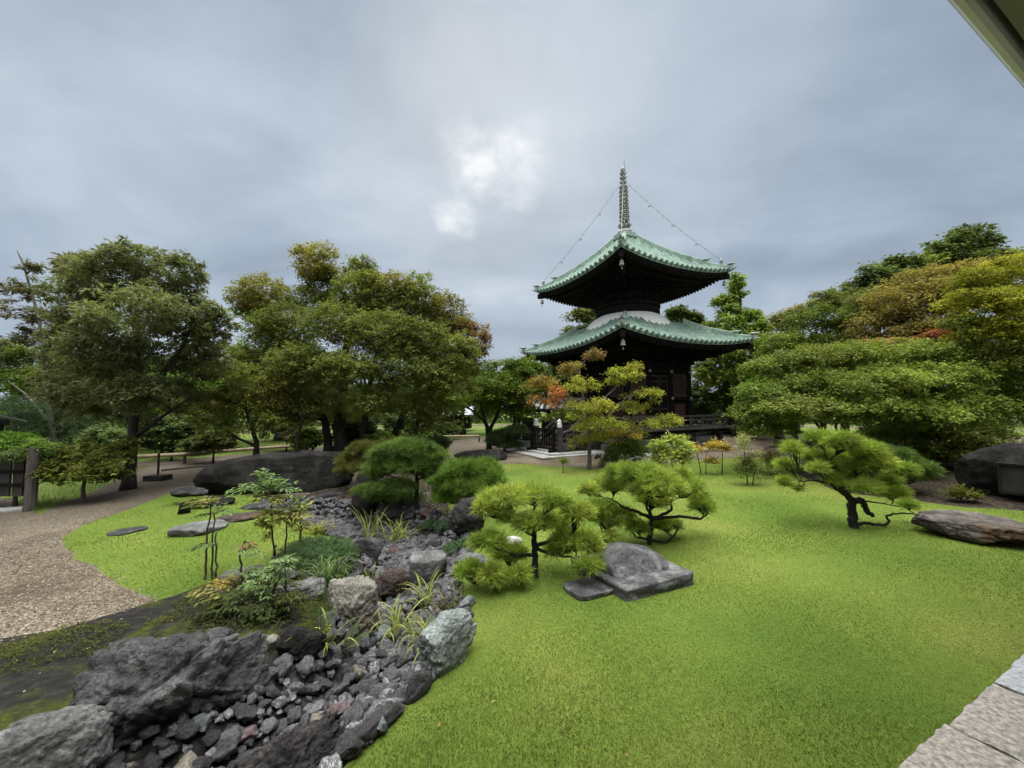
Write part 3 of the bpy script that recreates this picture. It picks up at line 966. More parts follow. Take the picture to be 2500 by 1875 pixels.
# ------------------------------------------------------------------ small things round the pagoda
def lattice_gate():
    loc = PL(4.42, .12, .11)
    t = thing('lattice_gate', 'low black lattice gate standing across the foot of the pagoda stairs', 'gate', loc, PROT + R(10))
    m = MB()
    for y in (-.62, .62):
        m.box((0, y, .42), (.09, .09, .84)); m.box((0, y, .05), (.42, .12, .10))
    m.beam((0, -.68, .82), (0, .68, .82), .07, .06); m.beam((0, -.62, .25), (0, .62, .25), .05, .05); m.beam((0, -.62, .12), (0, .62, .12), .06, .07)
    m.build('frame', M['wood_black'], t)
    m = MB()
    for i in range(9): m.box((0, -.52 + i * .13, .5), (.03, .035, .62))
    m.build('bar', M['wood_black'], t)
lattice_gate()
def stele_shelter():
    a = D(1262, 1040, 17.2); b = D(1425, 1040, 16.6)
    ang = math.atan2(b.y - a.y, b.x - a.x)
    loc = Vector((a.x, a.y, 0))
    L = (b - a).length
    t = thing('shelter', 'small open shelter with a wet grey tiled roof over two stone tablets', 'shelter', loc, ang)
    m = MB()
    for s in (-1, 1):
        for i in range(16):
            x = -.45 + (L + .9) * i / 15
            m.tube([(x, s * .05, 2.02), (x, s * .75, 1.72)], .06, 6)
        m.add([(-.55, 0, 2.0), (L + .55, 0, 2.0), (L + .55, s * .8, 1.68), (-.55, s * .8, 1.68)], [(0, 1, 2, 3)])
        m.add([(-.55, 0, 1.93), (L + .55, 0, 1.93), (L + .55, s * .8, 1.61), (-.55, s * .8, 1.61)], [(3, 2, 1, 0)])
    m.beam((-.6, 0, 2.06), (L + .6, 0, 2.06), .16, .14)
    m.build('roof', M['tile_grey'], t)
    for x in (0, L * .5, L):
        for y in (-.45, .5):
            m = MB(); m.box((x, y, .87), (.13, .13, 1.6)); m.build('post', M['wood_black'], t)
    m = MB(); m.beam((-.3, -.45, 1.6), (L + .3, -.45, 1.6), .1, .12); m.beam((-.3, .5, 1.6), (L + .3, .5, 1.6), .1, .12); m.build('beam', M['wood_black'], t)
    m = MB(); m.box((L / 2, .05, .14), (L + .9, 1.9, .28)); m.build('stone_plinth', M['granite_dim'], t, bevel=.02)
    for u, lab, h, w in ((.17, 'dark upright stone tablet under the tiled shelter, the wider one with squared shoulders', 1.0, .52), (.46, 'dark narrower upright stone tablet under the tiled shelter, next to the stair gate', 1.0, .46)):
        p = a.lerp(b, u) + Vector((0, .1, 0))
        s = thing('stone_tablet', lab, 'stone tablet', (p.x, p.y, .28), ang, 'stone tablets under the shelter')
        m = MB(); m.box((0, 0, h / 2), (w, .2, h), taper=.95); m.build('slab', M['stele'], s, bevel=.035)
        m = MB(); m.box((0, 0, .03), (w + .16, .34, .06)); m.build('foot', M['stele'], s)
stele_shelter()

# ------------------------------------------------------------------ the house the picture is taken from (eave and wall), paving
HD = Vector((.897, .443, 0)); HN = Vector((-.443, .897, 0)); HANG = math.atan2(HD.y, HD.x)
def house():
    t = thing('garden_house', 'pale house whose smooth eave edge juts out above the lawn', 'house', HN * -.2, HANG)
    e = .622; z = 3.0
    m = MB(); m.box((2.0, e - 1.1, z + .05), (22, 2.06, .10)); m.build('soffit', M['soffit'], t)
    m = MB()
    prof = [(e - .05, z + .012), (e - .048, z - .016), (e - .036, z - .028), (e - .020, z - .024), (e - .007, z - .004), (e + .002, z + .03), (e + .004, z + .16), (e - .05, z + .16)]
    n = len(prof)
    vs = [(x, y, zz) for x in (-9, 13) for y, zz in prof]
    m.add(vs, [(i, (i + 1) % n, (i + 1) % n + n, i + n) for i in range(n)])
    m.build('fascia', M['fascia'], t)
    m = MB(); m.box((2.0, e - 1.05, z + .26), (22, 2.2, .18)); m.build('roof', M['tile_grey'], t)
    m = MB(); m.box((2.0, e - 2.2, z / 2), (22, .2, z)); m.build('wall', M['wall_plaster'], t)
house()
def paving():
    labs = [('beige paving slab whose worn corner shows in the bottom edge of the picture', 'paving'), ('mottled grey and pink granite paving slab between the beige and the pale slab', 'paving'), ('pale bluish grey granite paving slab at the picture edge', 'paving_grey')]
    p0 = G(2303, 1794)             # corner between the first two slabs
    s0 = HD.dot(p0); n0 = HN.dot(p0)
    L = .70
    out = []
    for k in range(-2, 4):
        for row in range(2):
            w = L - .045
            s = s0 + k * L + L / 2 + .02
            nn = n0 - .30 - row * .63
            c = HD * s + HN * nn
            bm = bmesh.new()
            bmesh.ops.create_grid(bm, x_segments=14, y_segments=12, size=.5)
            for v in bm.verts:
                x, y = v.co.x, v.co.y
                ed = max(abs(x), abs(y)) > .49
                v.co.x = x * w + (random.uniform(-.006, .006) if ed else 0)
                v.co.y = y * .585 + (random.uniform(-.006, .006) if ed else 0)
                v.co.z = .006 * noise.noise(Vector((x * 5, y * 5, k * 3 + row * 7.7))) - (.012 if ed else 0)
            g = bmesh.ops.extrude_face_region(bm, geom=bm.faces[:])
            for v in [v for v in g['geom'] if isinstance(v, bmesh.types.BMVert)]: v.co.z -= .07
            me = bpy.data.meshes.new('paving_slab')
            bmesh.ops.recalc_face_normals(bm, faces=bm.faces[:])
            bm.to_mesh(me); bm.free()
            lab, mt = (labs[k + 1] if row == 0 and -1 <= k <= 1 else ('granite paving slab of the terrace row along the house', 'paving'))
            me.materials.append(M[mt])
            o = add_obj('paving_slab', me)
            o.location = (c.x, c.y, ht(c.x, c.y) + .055)
            o.rotation_euler = (0, 0, HANG)
            tag(o, lab, 'paving slab', 'granite paving slabs along the house')
paving()

# ------------------------------------------------------------------ rails, fence, hut, stake
def rail_fence(pix, label, hgt=.32):
    P = [GT(x, y) for x, y in pix]
    t = thing('rail_fence', label, 'fence', P[0])
    m = MB()
    top = [p + Vector((0, 0, hgt)) for p in P]
    m.tube(top, .055, 8)
    m.build('rail', M['bamboo'], t, world=True)
    for i in range(len(P) - 1):
        n = max(1, int((P[i + 1] - P[i]).length / 1.9))
        for j in range(n + (1 if i == len(P) - 2 else 0)):
            p = P[i].lerp(P[i + 1], j / n)
            m = MB(); m.tube([p + Vector((0, 0, -.1)), p + Vector((0, 0, hgt - .05))], .045, 7); m.build('post', M['bark_brown'], t, world=True)
rail_fence([(330, 1140), (450, 1133), (620, 1117), (850, 1096)], 'low pale log rail along the grass behind the leafy trees')
rail_fence([(1050, 1080), (1170, 1079)], 'low pale log rail beyond the dark mound rock', .3)
rail_fence([(1205, 1078), (1420, 1074)], 'low pale log rail behind the stone tablets', .35)
def edging():
    P = [GT(x, y) for x, y in [(395, 1150), (470, 1142), (560, 1136), (640, 1131)]]
    m = MB(); m.tube([p + Vector((0, 0, .01)) for p in P], .035, 7)
    tag(m.build('log_edging', M['bark_dark']), 'long dark log edging lying across the bare ground behind the whale-backed boulder', 'edging')
edging()
def left_fence():
    post = GT(72, 1248)
    t = thing('timber_fence', 'weathered board fence with wide dark planks beside the gravel path', 'fence', post)
    d = Vector((-1, .06, 0)).normalized()
    h = D(80, 1090, post.y).z
    m = MB(); m.tube([post + Vector((0, 0, -.1)), post + Vector((.012, 0, h))], [.085, .075], 10); m.build('post', M['wood_grey'], t, world=True)
    lo, hi = D(70, 1205, post.y + .15).z, D(70, 1118, post.y + .15).z
    o = post + Vector((0, .15, 0))
    x = .10
    for i in range(8):
        w = .19
        m = MB(); m.box(o + d * (x + w / 2) + Vector((0, 0, (lo + hi) / 2 - .03)), (w, .03, hi - lo), rz=0.0); m.build('board', M['wood_weathered'], t, world=True)
        x += w + .07
    m = MB()
    for z in (lo + .18, hi - .22): m.beam(o + d * .02 + Vector((0, -.05, z)), o + d * 2.6 + Vector((0, -.05, z)), .05, .06)
    m.build('crossbar', M['wood_black'], t, world=True)
    m = MB(); m.beam(o + d * .02 + Vector((0, 0, hi + .03)), o + d * 2.6 + Vector((0, 0, hi + .03)), .12, .06); m.build('cap_rail', M['wood_black'], t, world=True)
    return post, d, hi
LF = left_fence()
def hut():
    a = D(-45, 1030, 10.5)
    t = thing('hut', 'small hut with a dark wet shingle roof showing past the hedge', 'hut', (a.x, a.y, 0))
    m = MB()
    zr, ze = a.z + .36, a.z
    for i in range(5):
        u0, u1 = i / 5, (i + 1) / 5 + .03
        for s in (-1, 1):
            A = [(-4.2, s * .95 * u0 - .2 * 0, zr + (ze - zr) * u0 + .04), (.0 - .55 * (1 - u0), s * .95 * u0, zr + (ze - zr) * u0 + .04), (.0 - .55 * (1 - u1), s * .95 * u1, zr + (ze - zr) * u1 + .02), (-4.2, s * .95 * u1, zr + (ze - zr) * u1 + .02)]
            B = [(x, y, z - .05) for x, y, z in A]
            m.add(A + B, [(0, 1, 2, 3), (7, 6, 5, 4), (3, 2, 6, 7), (0, 4, 5, 1), (1, 5, 6, 2)])
    m.build('roof', M['tile_dark'], t)
    for x in (-.25, -3.6):
        for y in (-.55, .55):
            m = MB(); m.box((x, y, (ze) / 2), (.13, .13, ze)); m.build('post', M['wood_black'], t)
    m = MB(); m.beam((-4, -.6, ze - .02), (-.1, -.6, ze - .02), .12, .14); m.beam((-4, .6, ze - .02), (-.1, .6, ze - .02), .12, .14); m.build('beam', M['wood_black'], t)
    m = MB(); m.box((-2.0, .55, ze / 2), (3.2, .06, ze - .1)); m.build('wall', M['wood_weathered'], t)
hut()
def stake():
    p = GT(385, 1172)
    t = thing('marker_post', 'thin dark post standing in a square black block beside the big chestnut', 'post', p)
    s = p.y / FPX
    m = MB(); m.box((0, 0, .06), (46 * s, 30 * s, .13)); m.build('block', M['bark_dark'], t, bevel=.01)
    m = MB(); m.tube([(0, 0, .1), (0, 0, 64 * s)], .025, 8); m.build('stem', M['bark_brown'], t)
stake()
def pad():
    p = GT(5, 1252)
    m = MB(); m.box((0, 0, 0), (1.4, .28, .05))
    o = m.build('concrete_slab', M['granite'], bevel=.01)
    o.location = (p.x - .5, p.y, p.z + .015)
    o.rotation_euler = (0, 0, R(20))
    tag(o, 'flat pale concrete slab in the path under the board fence', 'slab')
pad()
def far_shed():
    a = D(1108, 1050, 30)
    t = thing('shed', 'distant low shed with a dark tiled roof seen between the trunks', 'shed', (a.x, a.y, 0))
    m = MB(); m.box((0, 0, .75), (2.6, 1.8, 1.1)); m.build('wall', M['wood_black'], t)
    m = MB()
    m.add([(-1.6, -1.2, 1.25), (1.6, -1.2, 1.25), (1.6, 0, 2.0), (-1.6, 0, 2.0), (-1.6, 1.2, 1.25), (1.6, 1.2, 1.25)], [(0, 1, 2, 3), (3, 2, 5, 4), (0, 3, 4), (1, 5, 2)])
    m.build('roof', M['tile_grey'], t)
    a = D(1010, 1050, 31)
    t = thing('board_wall', 'distant grey board wall glimpsed between the dark trunks', 'wall', (a.x, a.y, 0))
    m = MB(); 
    for i in range(9): m.box((-.9 + i * .24, 0, .62), (.22, .04, 1.24))
    m.build('boards', M['granite_dim'], t)
    m = MB(); m.box((0.06, .05, 1.1), (2.2, .05, .08)); m.build('rail', M['wood_weathered'], t)
far_shed()

# ------------------------------------------------------------------ foliage helpers
def unit(v):
    return v / (np.linalg.norm(v, axis=-1, keepdims=True) + 1e-9)
def vnoise(P, s=1.0, seed=0.0):
    x, y, z = P[:, 0] * s + seed, P[:, 1] * s + seed * 1.7, P[:, 2] * s - seed
    return (np.sin(1.7 * x + 1.3 * np.sin(1.1 * y + z)) + np.sin(1.9 * y + 1.5 * np.sin(1.3 * z + .7 * x)) + np.sin(2.1 * z + 1.2 * np.sin(.9 * x - y))) / 3
def rsphere(n):
    return unit(rng.normal(size=(n, 3)))
def leaf_geo(P, A, Nr, L, W, fold=.12):
    """four-cornered leaves: P base, A axis, Nr rough normal, L length, W width"""
    A = unit(A)
    S = unit(np.cross(A, Nr))
    Nn = np.cross(S, A)
    L = L[:, None]; W = W[:, None]
    mid = P + A * L * .45
    v = np.stack([P, mid + S * W * .5 + Nn * W * fold, P + A * L - Nn * L * .06, mid - S * W * .5 + Nn * W * fold], 1)
    n = len(P)
    f = np.arange(n * 4).reshape(n, 4)
    return v.reshape(-1, 3), f
def pick(cols, n, P=None, seed=0.0, var=.12):
    cols = np.array(cols, float)
    k = rng.random(n)
    if P is not None:
        k = np.clip(.5 + .42 * vnoise(P, .9, seed) + .14 * rng.normal(size=n), 0, .999)
    x = k * (len(cols) - 1)
    i = x.astype(int)
    fr = (x - i)[:, None]
    c = cols[i] * (1 - fr) + cols[np.minimum(i + 1, len(cols) - 1)] * fr
    return np.clip(c * (1 + var * rng.normal(size=n))[:, None], .002, .9)
def limb_pts(a, b, wig=.06, n=6, lift=.12):
    a, b = Vector(a), Vector(b)
    L = (b - a).length
    out = []
    for i in range(n + 1):
        u = i / n
        p = a.lerp(b, u)
        p.z += lift * L * math.sin(u * math.pi) * (1 - u * .4)
        if 0 < i < n:
            p += Vector((random.uniform(-1, 1), random.uniform(-1, 1), random.uniform(-1, 1))) * wig * L
        out.append(p)
    return out
def tree(name, label, cat, Y, trunks, lobes, nleaf, cols, kind='maple', size=.07, wid=.5, group=None, bark='bark_dark', base_px=None, ground=None, thresh=-.55, dens_in=.35, droop=.3, twigs=7, dr=.8):
    """trunks: [(pixel polyline, r0, r1)], first point on the ground; lobes: (px,py,dY,rx,ry[,cols])"""
    b0 = trunks[0][0][0]
    if Y is None: Y = GT(b0[0], b0[1]).y
    base = D(b0[0], b0[1], Y)
    gz = ht(base.x, base.y) if ground is None else ground
    t = thing(name, label, cat, (base.x, base.y, gz), 0, group)
    mbs = []
    allp = []
    for pl, r0, r1 in trunks:
        m = MB()
        pts = [D(x, y, Y + (0 if len(q) == 0 else q[0])) for x, y, *q in pl]
        if pl is trunks[0][0] or abs(pts[0].z - gz) < .6: pts[0].z = gz - .08
        dense = []
        for i in range(len(pts) - 1):
            k = 4
            for j in range(k):
                p = pts[i].lerp(pts[i + 1], j / k)
                if j: p += Vector((random.uniform(-1, 1), random.uniform(-1, 1), 0)) * r0 * .25
                dense.append(p)
        dense.append(pts[-1])
        n = len(dense)
        rad = [(r0 + (r1 - r0) * i / (n - 1)) * (1.0 + (.5 if i == 0 else .15 if i == 1 else 0)) for i in range(n)]
        m.tube(dense, rad, 9)
        allp += [(p, r) for p, r in zip(dense, rad)]
        mbs.append(m)
    nleaf = int(nleaf * 2.3)
    area = sum(l[3] * l[4] for l in lobes)
    Ps, As, Ns, Ls, Ws, Cs = [], [], [], [], [], []
    ls = {'maple': 9, 'chestnut': 8, 'broad': 8, 'fine': 50}[kind]
    if kind == 'maple': nleaf, size = int(nleaf * 1.25), size * 1.12
    k6 = {'chestnut': 3, 'maple': 9}.get(kind, 6)
    per = ls * (1 if kind == 'fine' else k6)
    sc = Y / FPX
    for li, lb in enumerate(lobes):
        c = D(lb[0], lb[1], Y + lb[2])
        s2 = (Y + lb[2]) / FPX
        rx, rz = lb[3] * s2, lb[4] * s2
        ry = min(rx, max(rz, rx * dr)) if rx > rz else rx
        lc = lb[5] if len(lb) > 5 else cols
        if kind == 'maple': rz *= .85
        ns = max(6, int(nleaf * lb[3] * lb[4] / area / per))
        u = rsphere(ns)
        if kind == 'maple': u[:, 2] = np.where(rng.random(ns) < .7, np.abs(u[:, 2]), u[:, 2])
        rho = np.where(rng.random(ns) < dens_in, rng.random(ns) ** .5, 1 - .22 * rng.random(ns)) * (1 + .20 * vnoise(u * 2.2, 1.6, li + 3.3))
        if kind in ('broad', 'chestnut') and min(rx, rz) > .4: rho = rho * .84
        S = np.array(c)[None] + u * rho[:, None] * np.array([rx, ry, rz])
        keep = vnoise(S, 1.6 / max(.5, rx), li * 2.1) > thresh
        S, u, rho = S[keep], u[keep], rho[keep]
        if ground is None or True:
            ok = S[:, 2] > gz + .04
            S, u, rho = S[ok], u[ok], rho[ok]
        ns = len(S)
        if ns == 0: continue
        out = unit(u * np.array([1, 1, .5]) + np.array([0, 0, .15]) + .35 * rng.normal(size=(ns, 3)))
        # leaves of each spray
        if kind == 'fine':
            so = np.repeat(np.arange(ns), ls)
            n = len(so)
            rad = (.50 if kind == 'maple' else .22) * min(1.4, max(.42, rx)) * rng.uniform(.5, 1.25, ns)
            an = rng.random(n) * 2 * np.pi
            q = np.sqrt(rng.random(n)) * rad[so]
            q *= 1 + .25 * np.sin(an * 5 + so)
            tilt = .45 * out[:, :2] * -1 + rng.normal(size=(ns, 2)) * .22
            dx, dy = np.cos(an) * q, np.sin(an) * q
            off = np.stack([dx, dy, dx * tilt[so, 0] + dy * tilt[so, 1] - .60 * q * q / rad[so] + rng.normal(size=n) * .085 * rad[so]], 1)
            P = S[so] + off
            A = np.stack([np.cos(an) + .5 * rng.normal(size=n), np.sin(an) + .5 * rng.normal(size=n), -droop - .35 * rng.random(n)], 1)
            N_ = np.stack([.4 * rng.normal(size=n), .4 * rng.normal(size=n), np.ones(n)], 1)
        else:
            # rosettes grouped at the branch ends
            s6 = np.repeat(np.arange(ns), k6)
            cr = min(.42, .30 * max(.5, rx)) * (1.0 if size < .3 else 1.6) * {'chestnut': .75, 'maple': 1.25}.get(kind, 1)
            d6 = rsphere(len(s6)); d6[:, 2] = np.abs(d6[:, 2]) * .8 - .15
            if kind == 'maple': d6[:, 2] = d6[:, 2] * .55 - .28 * (d6[:, 0] ** 2 + d6[:, 1] ** 2)
            S6 = S[s6] + d6 * cr * rng.uniform(.6, 1.1, len(s6))[:, None]
            o6 = unit(out[s6] * .5 + d6)
            so6 = np.repeat(np.arange(len(s6)), ls)
            so = s6[so6]
            n = len(so)
            an = rng.random(n) * 2 * np.pi
            stem = rng.random(n)
            jit = .012 if kind == 'chestnut' else .05 if kind == 'maple' else .035
            P = S6[so6] - o6[so6] * (.10 * stem[:, None]) + rng.normal(size=(n, 3)) * jit * max(.8, size / .1)
            A = o6[so6] * .5 + np.stack([np.cos(an), np.sin(an), -droop + (.55 if kind == 'chestnut' else .3) * rng.normal(size=n)], 1) * .9
            N_ = np.stack([.5 * rng.normal(size=n), .5 * rng.normal(size=n), np.ones(n)], 1)
        L = size * rng.uniform(.7, 1.25, n)
        Ps.append(P); As.append(A); Ns.append(N_); Ls.append(L); Ws.append(L * wid * rng.uniform(.8, 1.2, n))
        cc = pick(lc, n, P, li * .7) * ((1 + .16 * rng.normal(size=ns)) * (1 + .10 * random.gauss(0, 1)))[so][:, None]
        Cs.append(np.clip(cc, .004, .9))
        # limb and sub-branches
        cand = [(p, r) for p, r in allp if p.z < c.z + .3 * rz and p.z > gz + .25]
        if not cand: cand = [allp[-1]]
        cv = Vector(c)
        p0, r0 = min(cand, key=lambda pr: (pr[0] - cv).length + .25 * abs(pr[0].z - (cv.z - .6 * (cv - pr[0]).length)))
        d = (cv - p0).length
        rr = min(r0 * .62, .012 + .022 * d)
        m = mbs[0]
        lp = limb_pts(p0, cv, .045, 6, .08)
        m.tube(lp, [rr + (rr * .35 - rr) * i / 6 for i in range(7)], 6)
        for _ in range(twigs):
            if ns == 0: break
            q = Vector(S[random.randrange(ns)])
            st = lp[random.randint(3, 6)]
            m.tube(limb_pts(st, q, .06, 4, .05), [rr * .38, rr * .3, rr * .22, rr * .15, .004], 4, False)
    for m in mbs:
        m.build('trunk', M[bark], t, smooth=True, world=True)
    P = np.concatenate(Ps); n = len(P)
    v, f = leaf_geo(P, np.concatenate(As), np.concatenate(Ns), np.concatenate(Ls), np.concatenate(Ws))
    mesh_np('crown', v, [f], M['leaf'], t, np.repeat(np.concatenate(Cs), 4, 0))
    return t

# palettes (reflectance)
CHEST = [(0.097, 0.108, 0.053), (0.134, 0.151, 0.063), (0.192, 0.208, 0.081)]
CHEST_T = [(0.137, 0.109, 0.082), (0.182, 0.164, 0.091), (0.237, 0.218, 0.127)]
OLIVE = [(0.116, 0.138, 0.035), (0.166, 0.193, 0.05), (0.224, 0.244, 0.068)]
OLIVE_T = [(0.153, 0.145, 0.039), (0.22, 0.203, 0.053), (0.278, 0.238, 0.075)]
BROWN = [(0.112, 0.076, 0.024), (0.168, 0.108, 0.036), (0.216, 0.128, 0.048)]
MAPLE = [(0.107, 0.158, 0.027), (0.171, 0.225, 0.038), (0.24, 0.281, 0.052)]
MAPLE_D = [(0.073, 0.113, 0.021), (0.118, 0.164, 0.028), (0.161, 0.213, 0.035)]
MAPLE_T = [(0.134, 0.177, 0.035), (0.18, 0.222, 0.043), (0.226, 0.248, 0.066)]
MAPLE_Y = [(0.161, 0.183, 0.02), (0.235, 0.24, 0.026), (0.301, 0.279, 0.034)]
MAPLE_B = [(0.144, 0.13, 0.031), (0.197, 0.163, 0.043), (0.25, 0.194, 0.053)]
ORANGE = [(.36, .24, .06), (.50, .23, .08), (.58, .23, .10)]
RED = [(0.176, 0.066, 0.03), (0.256, 0.094, 0.045)]
GREEN = [(0.086, 0.151, 0.026), (0.122, 0.209, 0.031), (0.18, 0.273, 0.043)]
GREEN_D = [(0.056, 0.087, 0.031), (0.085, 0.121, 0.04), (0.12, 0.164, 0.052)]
GREEN_L = [(0.125, 0.188, 0.037), (0.188, 0.25, 0.05), (0.263, 0.312, 0.075)]
PALE = [(.20, .26, .05), (.30, .35, .08), (.42, .44, .14)]
PINEC = [(0.203, 0.292, 0.049), (0.304, 0.381, 0.068), (0.427, 0.468, 0.102)]
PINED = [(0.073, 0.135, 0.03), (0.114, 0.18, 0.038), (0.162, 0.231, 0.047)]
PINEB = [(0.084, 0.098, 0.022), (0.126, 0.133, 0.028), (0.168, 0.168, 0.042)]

def pine(name, label, Y, trunk, limbs, pads, ntuft, cols, need=.10, nn=46, nw=.0046, group='clipped garden pines', r0=.05):
    b0 = trunk[0]
    if Y is None: Y = GT(b0[0], b0[1]).y
    base = D(b0[0], b0[1], Y)
    gz = ht(base.x, base.y)
    t = thing(name, label, 'pine tree', (base.x, base.y, gz), 0, group)
    m = MB()
    pts = [D(x, y, Y + (q[0] if q else 0)) for x, y, *q in trunk]
    pts[0].z = gz - .05
    allp = []
    def dense(pts, ra, rb, n=8, k=4):
        d = []
        for i in range(len(pts) - 1):
            for j in range(k):
                p = pts[i].lerp(pts[i + 1], j / k)
                if j: p = p + Vector((random.uniform(-1, 1), random.uniform(-1, 1), random.uniform(-1, 1))) * ra * .3
                d.append(p)
        d.append(pts[-1])
        rad = [ra + (rb - ra) * i / (len(d) - 1) for i in range(len(d))]
        rad = [r * random.uniform(.88, 1.14) for r in rad]
        m.tube(d, rad, n)
        allp.extend(zip(d, rad))
    dense(pts, r0, r0 * .6)
    for lp, ra, rb in limbs:
        dense([D(x, y, Y + (q[0] if q else 0)) for x, y, *q in lp], ra, rb, 7, 5)
    ntuft = int(ntuft * 1.9)
    area = sum(p[2] * p[3] for p in pads)
    T, AX, CC = [], [], []
    for pi, pd in enumerate(pads):
        dY = pd[4] if len(pd) > 4 else random.uniform(-.25, .25)
        c = D(pd[0], pd[1], Y + dY)
        while c.z < ht(c.x, c.y) + .09 + .6 * pd[3] * (Y + dY) / FPX and dY > -1.6:
            dY -= .04
            c = D(pd[0], pd[1], Y + dY)
        s2 = (Y + dY) / FPX
        rx, rz = pd[2] * s2 * 1.06, pd[3] * s2 * 1.28
        ry = max(.75 * rx, rz)
        n = max(5, int(ntuft * pd[2] * pd[3] / area))
        u = rsphere(n)
        u[:, 2] = np.abs(u[:, 2]) * np.where(rng.random(n) < .2, -.5, 1)
        rho = np.where(rng.random(n) < .25, rng.uniform(.2, .8, n), rng.uniform(.78, 1.02, n))
        inner = np.array([max(rx - need * .55, rx * .4), max(ry - need * .55, ry * .4), max(rz - need * .6, rz * .35)])
        S = np.array(c)[None] + u * rho[:, None] * inner
        ok = S[:, 2] > gz + .06
        S, u = S[ok], u[ok]
        n = len(S)
        if n == 0: continue
        ax = unit(u * np.array([.75, .75, .3]) + np.array([0, 0, .75]) + .25 * rng.normal(size=(n, 3)))
        T.append(S); AX.append(ax)
        cc = pick(cols, n, S * 3, pi, .15)
        CC.append(cc)
        an = Vector(c) + Vector((0, 0, -.45 * rz))
        p0, rr0 = min(allp, key=lambda pr: (pr[0] - an).length + (.4 * max(0, pr[0].z - an.z)))
        rr = min(rr0 * .7, .022)
        lp = limb_pts(p0, an, .07, 6, -.02)
        m.tube(lp, [rr + (.007 - rr) * i / 6 for i in range(7)], 6)
        for q in range(0, n, 2):
            e = Vector(S[q])
            st = lp[random.randint(3, 6)]
            m.tube(limb_pts(st, e, .08, 3, .0), [.0065, .006, .005, .004], 4, False)
    m.build('trunk', M['bark_dark'], t, smooth=True, world=True)
    T, AX, CC = np.concatenate(T), np.concatenate(AX), np.concatenate(CC)
    nt_ = len(T)
    nn = int(nn * .72); need *= 1.16
    so = np.repeat(np.arange(nt_), nn)
    n = len(so)
    th = np.arccos(1 - rng.random(n) * .68)
    ph = rng.random(n) * 2 * np.pi
    a = AX[so]
    e1 = unit(np.cross(a, np.array([.3, .9, .1])[None]))
    e2 = np.cross(a, e1)
    d = a * np.cos(th)[:, None] + (e1 * np.cos(ph)[:, None] + e2 * np.sin(ph)[:, None]) * np.sin(th)[:, None]
    st = T[so] + a * rng.uniform(-.045, .02, n)[:, None]
    L = need * rng.uniform(.75, 1.15, n)
    side = unit(np.cross(d, rsphere(n)))
    mid = st + d * (L * .55)[:, None]
    tip = st + d * L[:, None] - np.array([0, 0, 1]) * (L * .10)[:, None]
    w = max(nw, .0046) * rng.uniform(.8, 1.2, n)[:, None]
    V = np.stack([st - side * w * .5, st + side * w * .5, mid + side * w * .5, tip, mid - side * w * .5], 1).reshape(-1, 3)
    F = np.arange(n * 5).reshape(n, 5)
    cc = CC[so] * rng.uniform(.7, 1.3, n)[:, None] * rng.uniform(.7, 1.25, nt_)[so][:, None]
    mesh_np('needles', V, [F], M['needle'], t, np.repeat(np.clip(cc, 0, .9), 5, 0))
    return t

def blades(n, base, spread, Lr, w, cols, arch=1.0, seg=6, tilt=(.15, .9)):
    """strap leaves of one clump, world coordinates"""
    V, F, Cc = [], [], []
    cl = pick(cols, n, None, 0, .15)
    k = 0
    for i in range(n):
        an = random.uniform(0, 2 * math.pi)
        d = np.array([math.cos(an), math.sin(an), 0])
        b = np.array(base) + np.array([random.gauss(0, spread), random.gauss(0, spread), 0])
        L = random.uniform(*Lr)
        tl = random.uniform(*tilt)
        s = np.array([-d[1], d[0], 0])
        p = b.copy()
        ww = w * random.uniform(.7, 1.2)
        for j in range(seg + 1):
            u = j / seg
            a = tl + arch * u * u * 1.5
            wj = ww * (.6 + .7 * math.sin(min(1, u * 1.6 + .15) * math.pi / 2)) * (1 - u ** 3) + .0008
            V += [p - s * wj / 2, p + s * wj / 2]
            Cc += [cl[i], cl[i]]
            if j < seg:
                F.append((k, k + 1, k + 3, k + 2))
            k += 2
            p = p + (d * math.sin(a) + np.array([0, 0, 1]) * math.cos(a)) * L / seg
    return np.array(V), np.array(F), np.array(Cc)

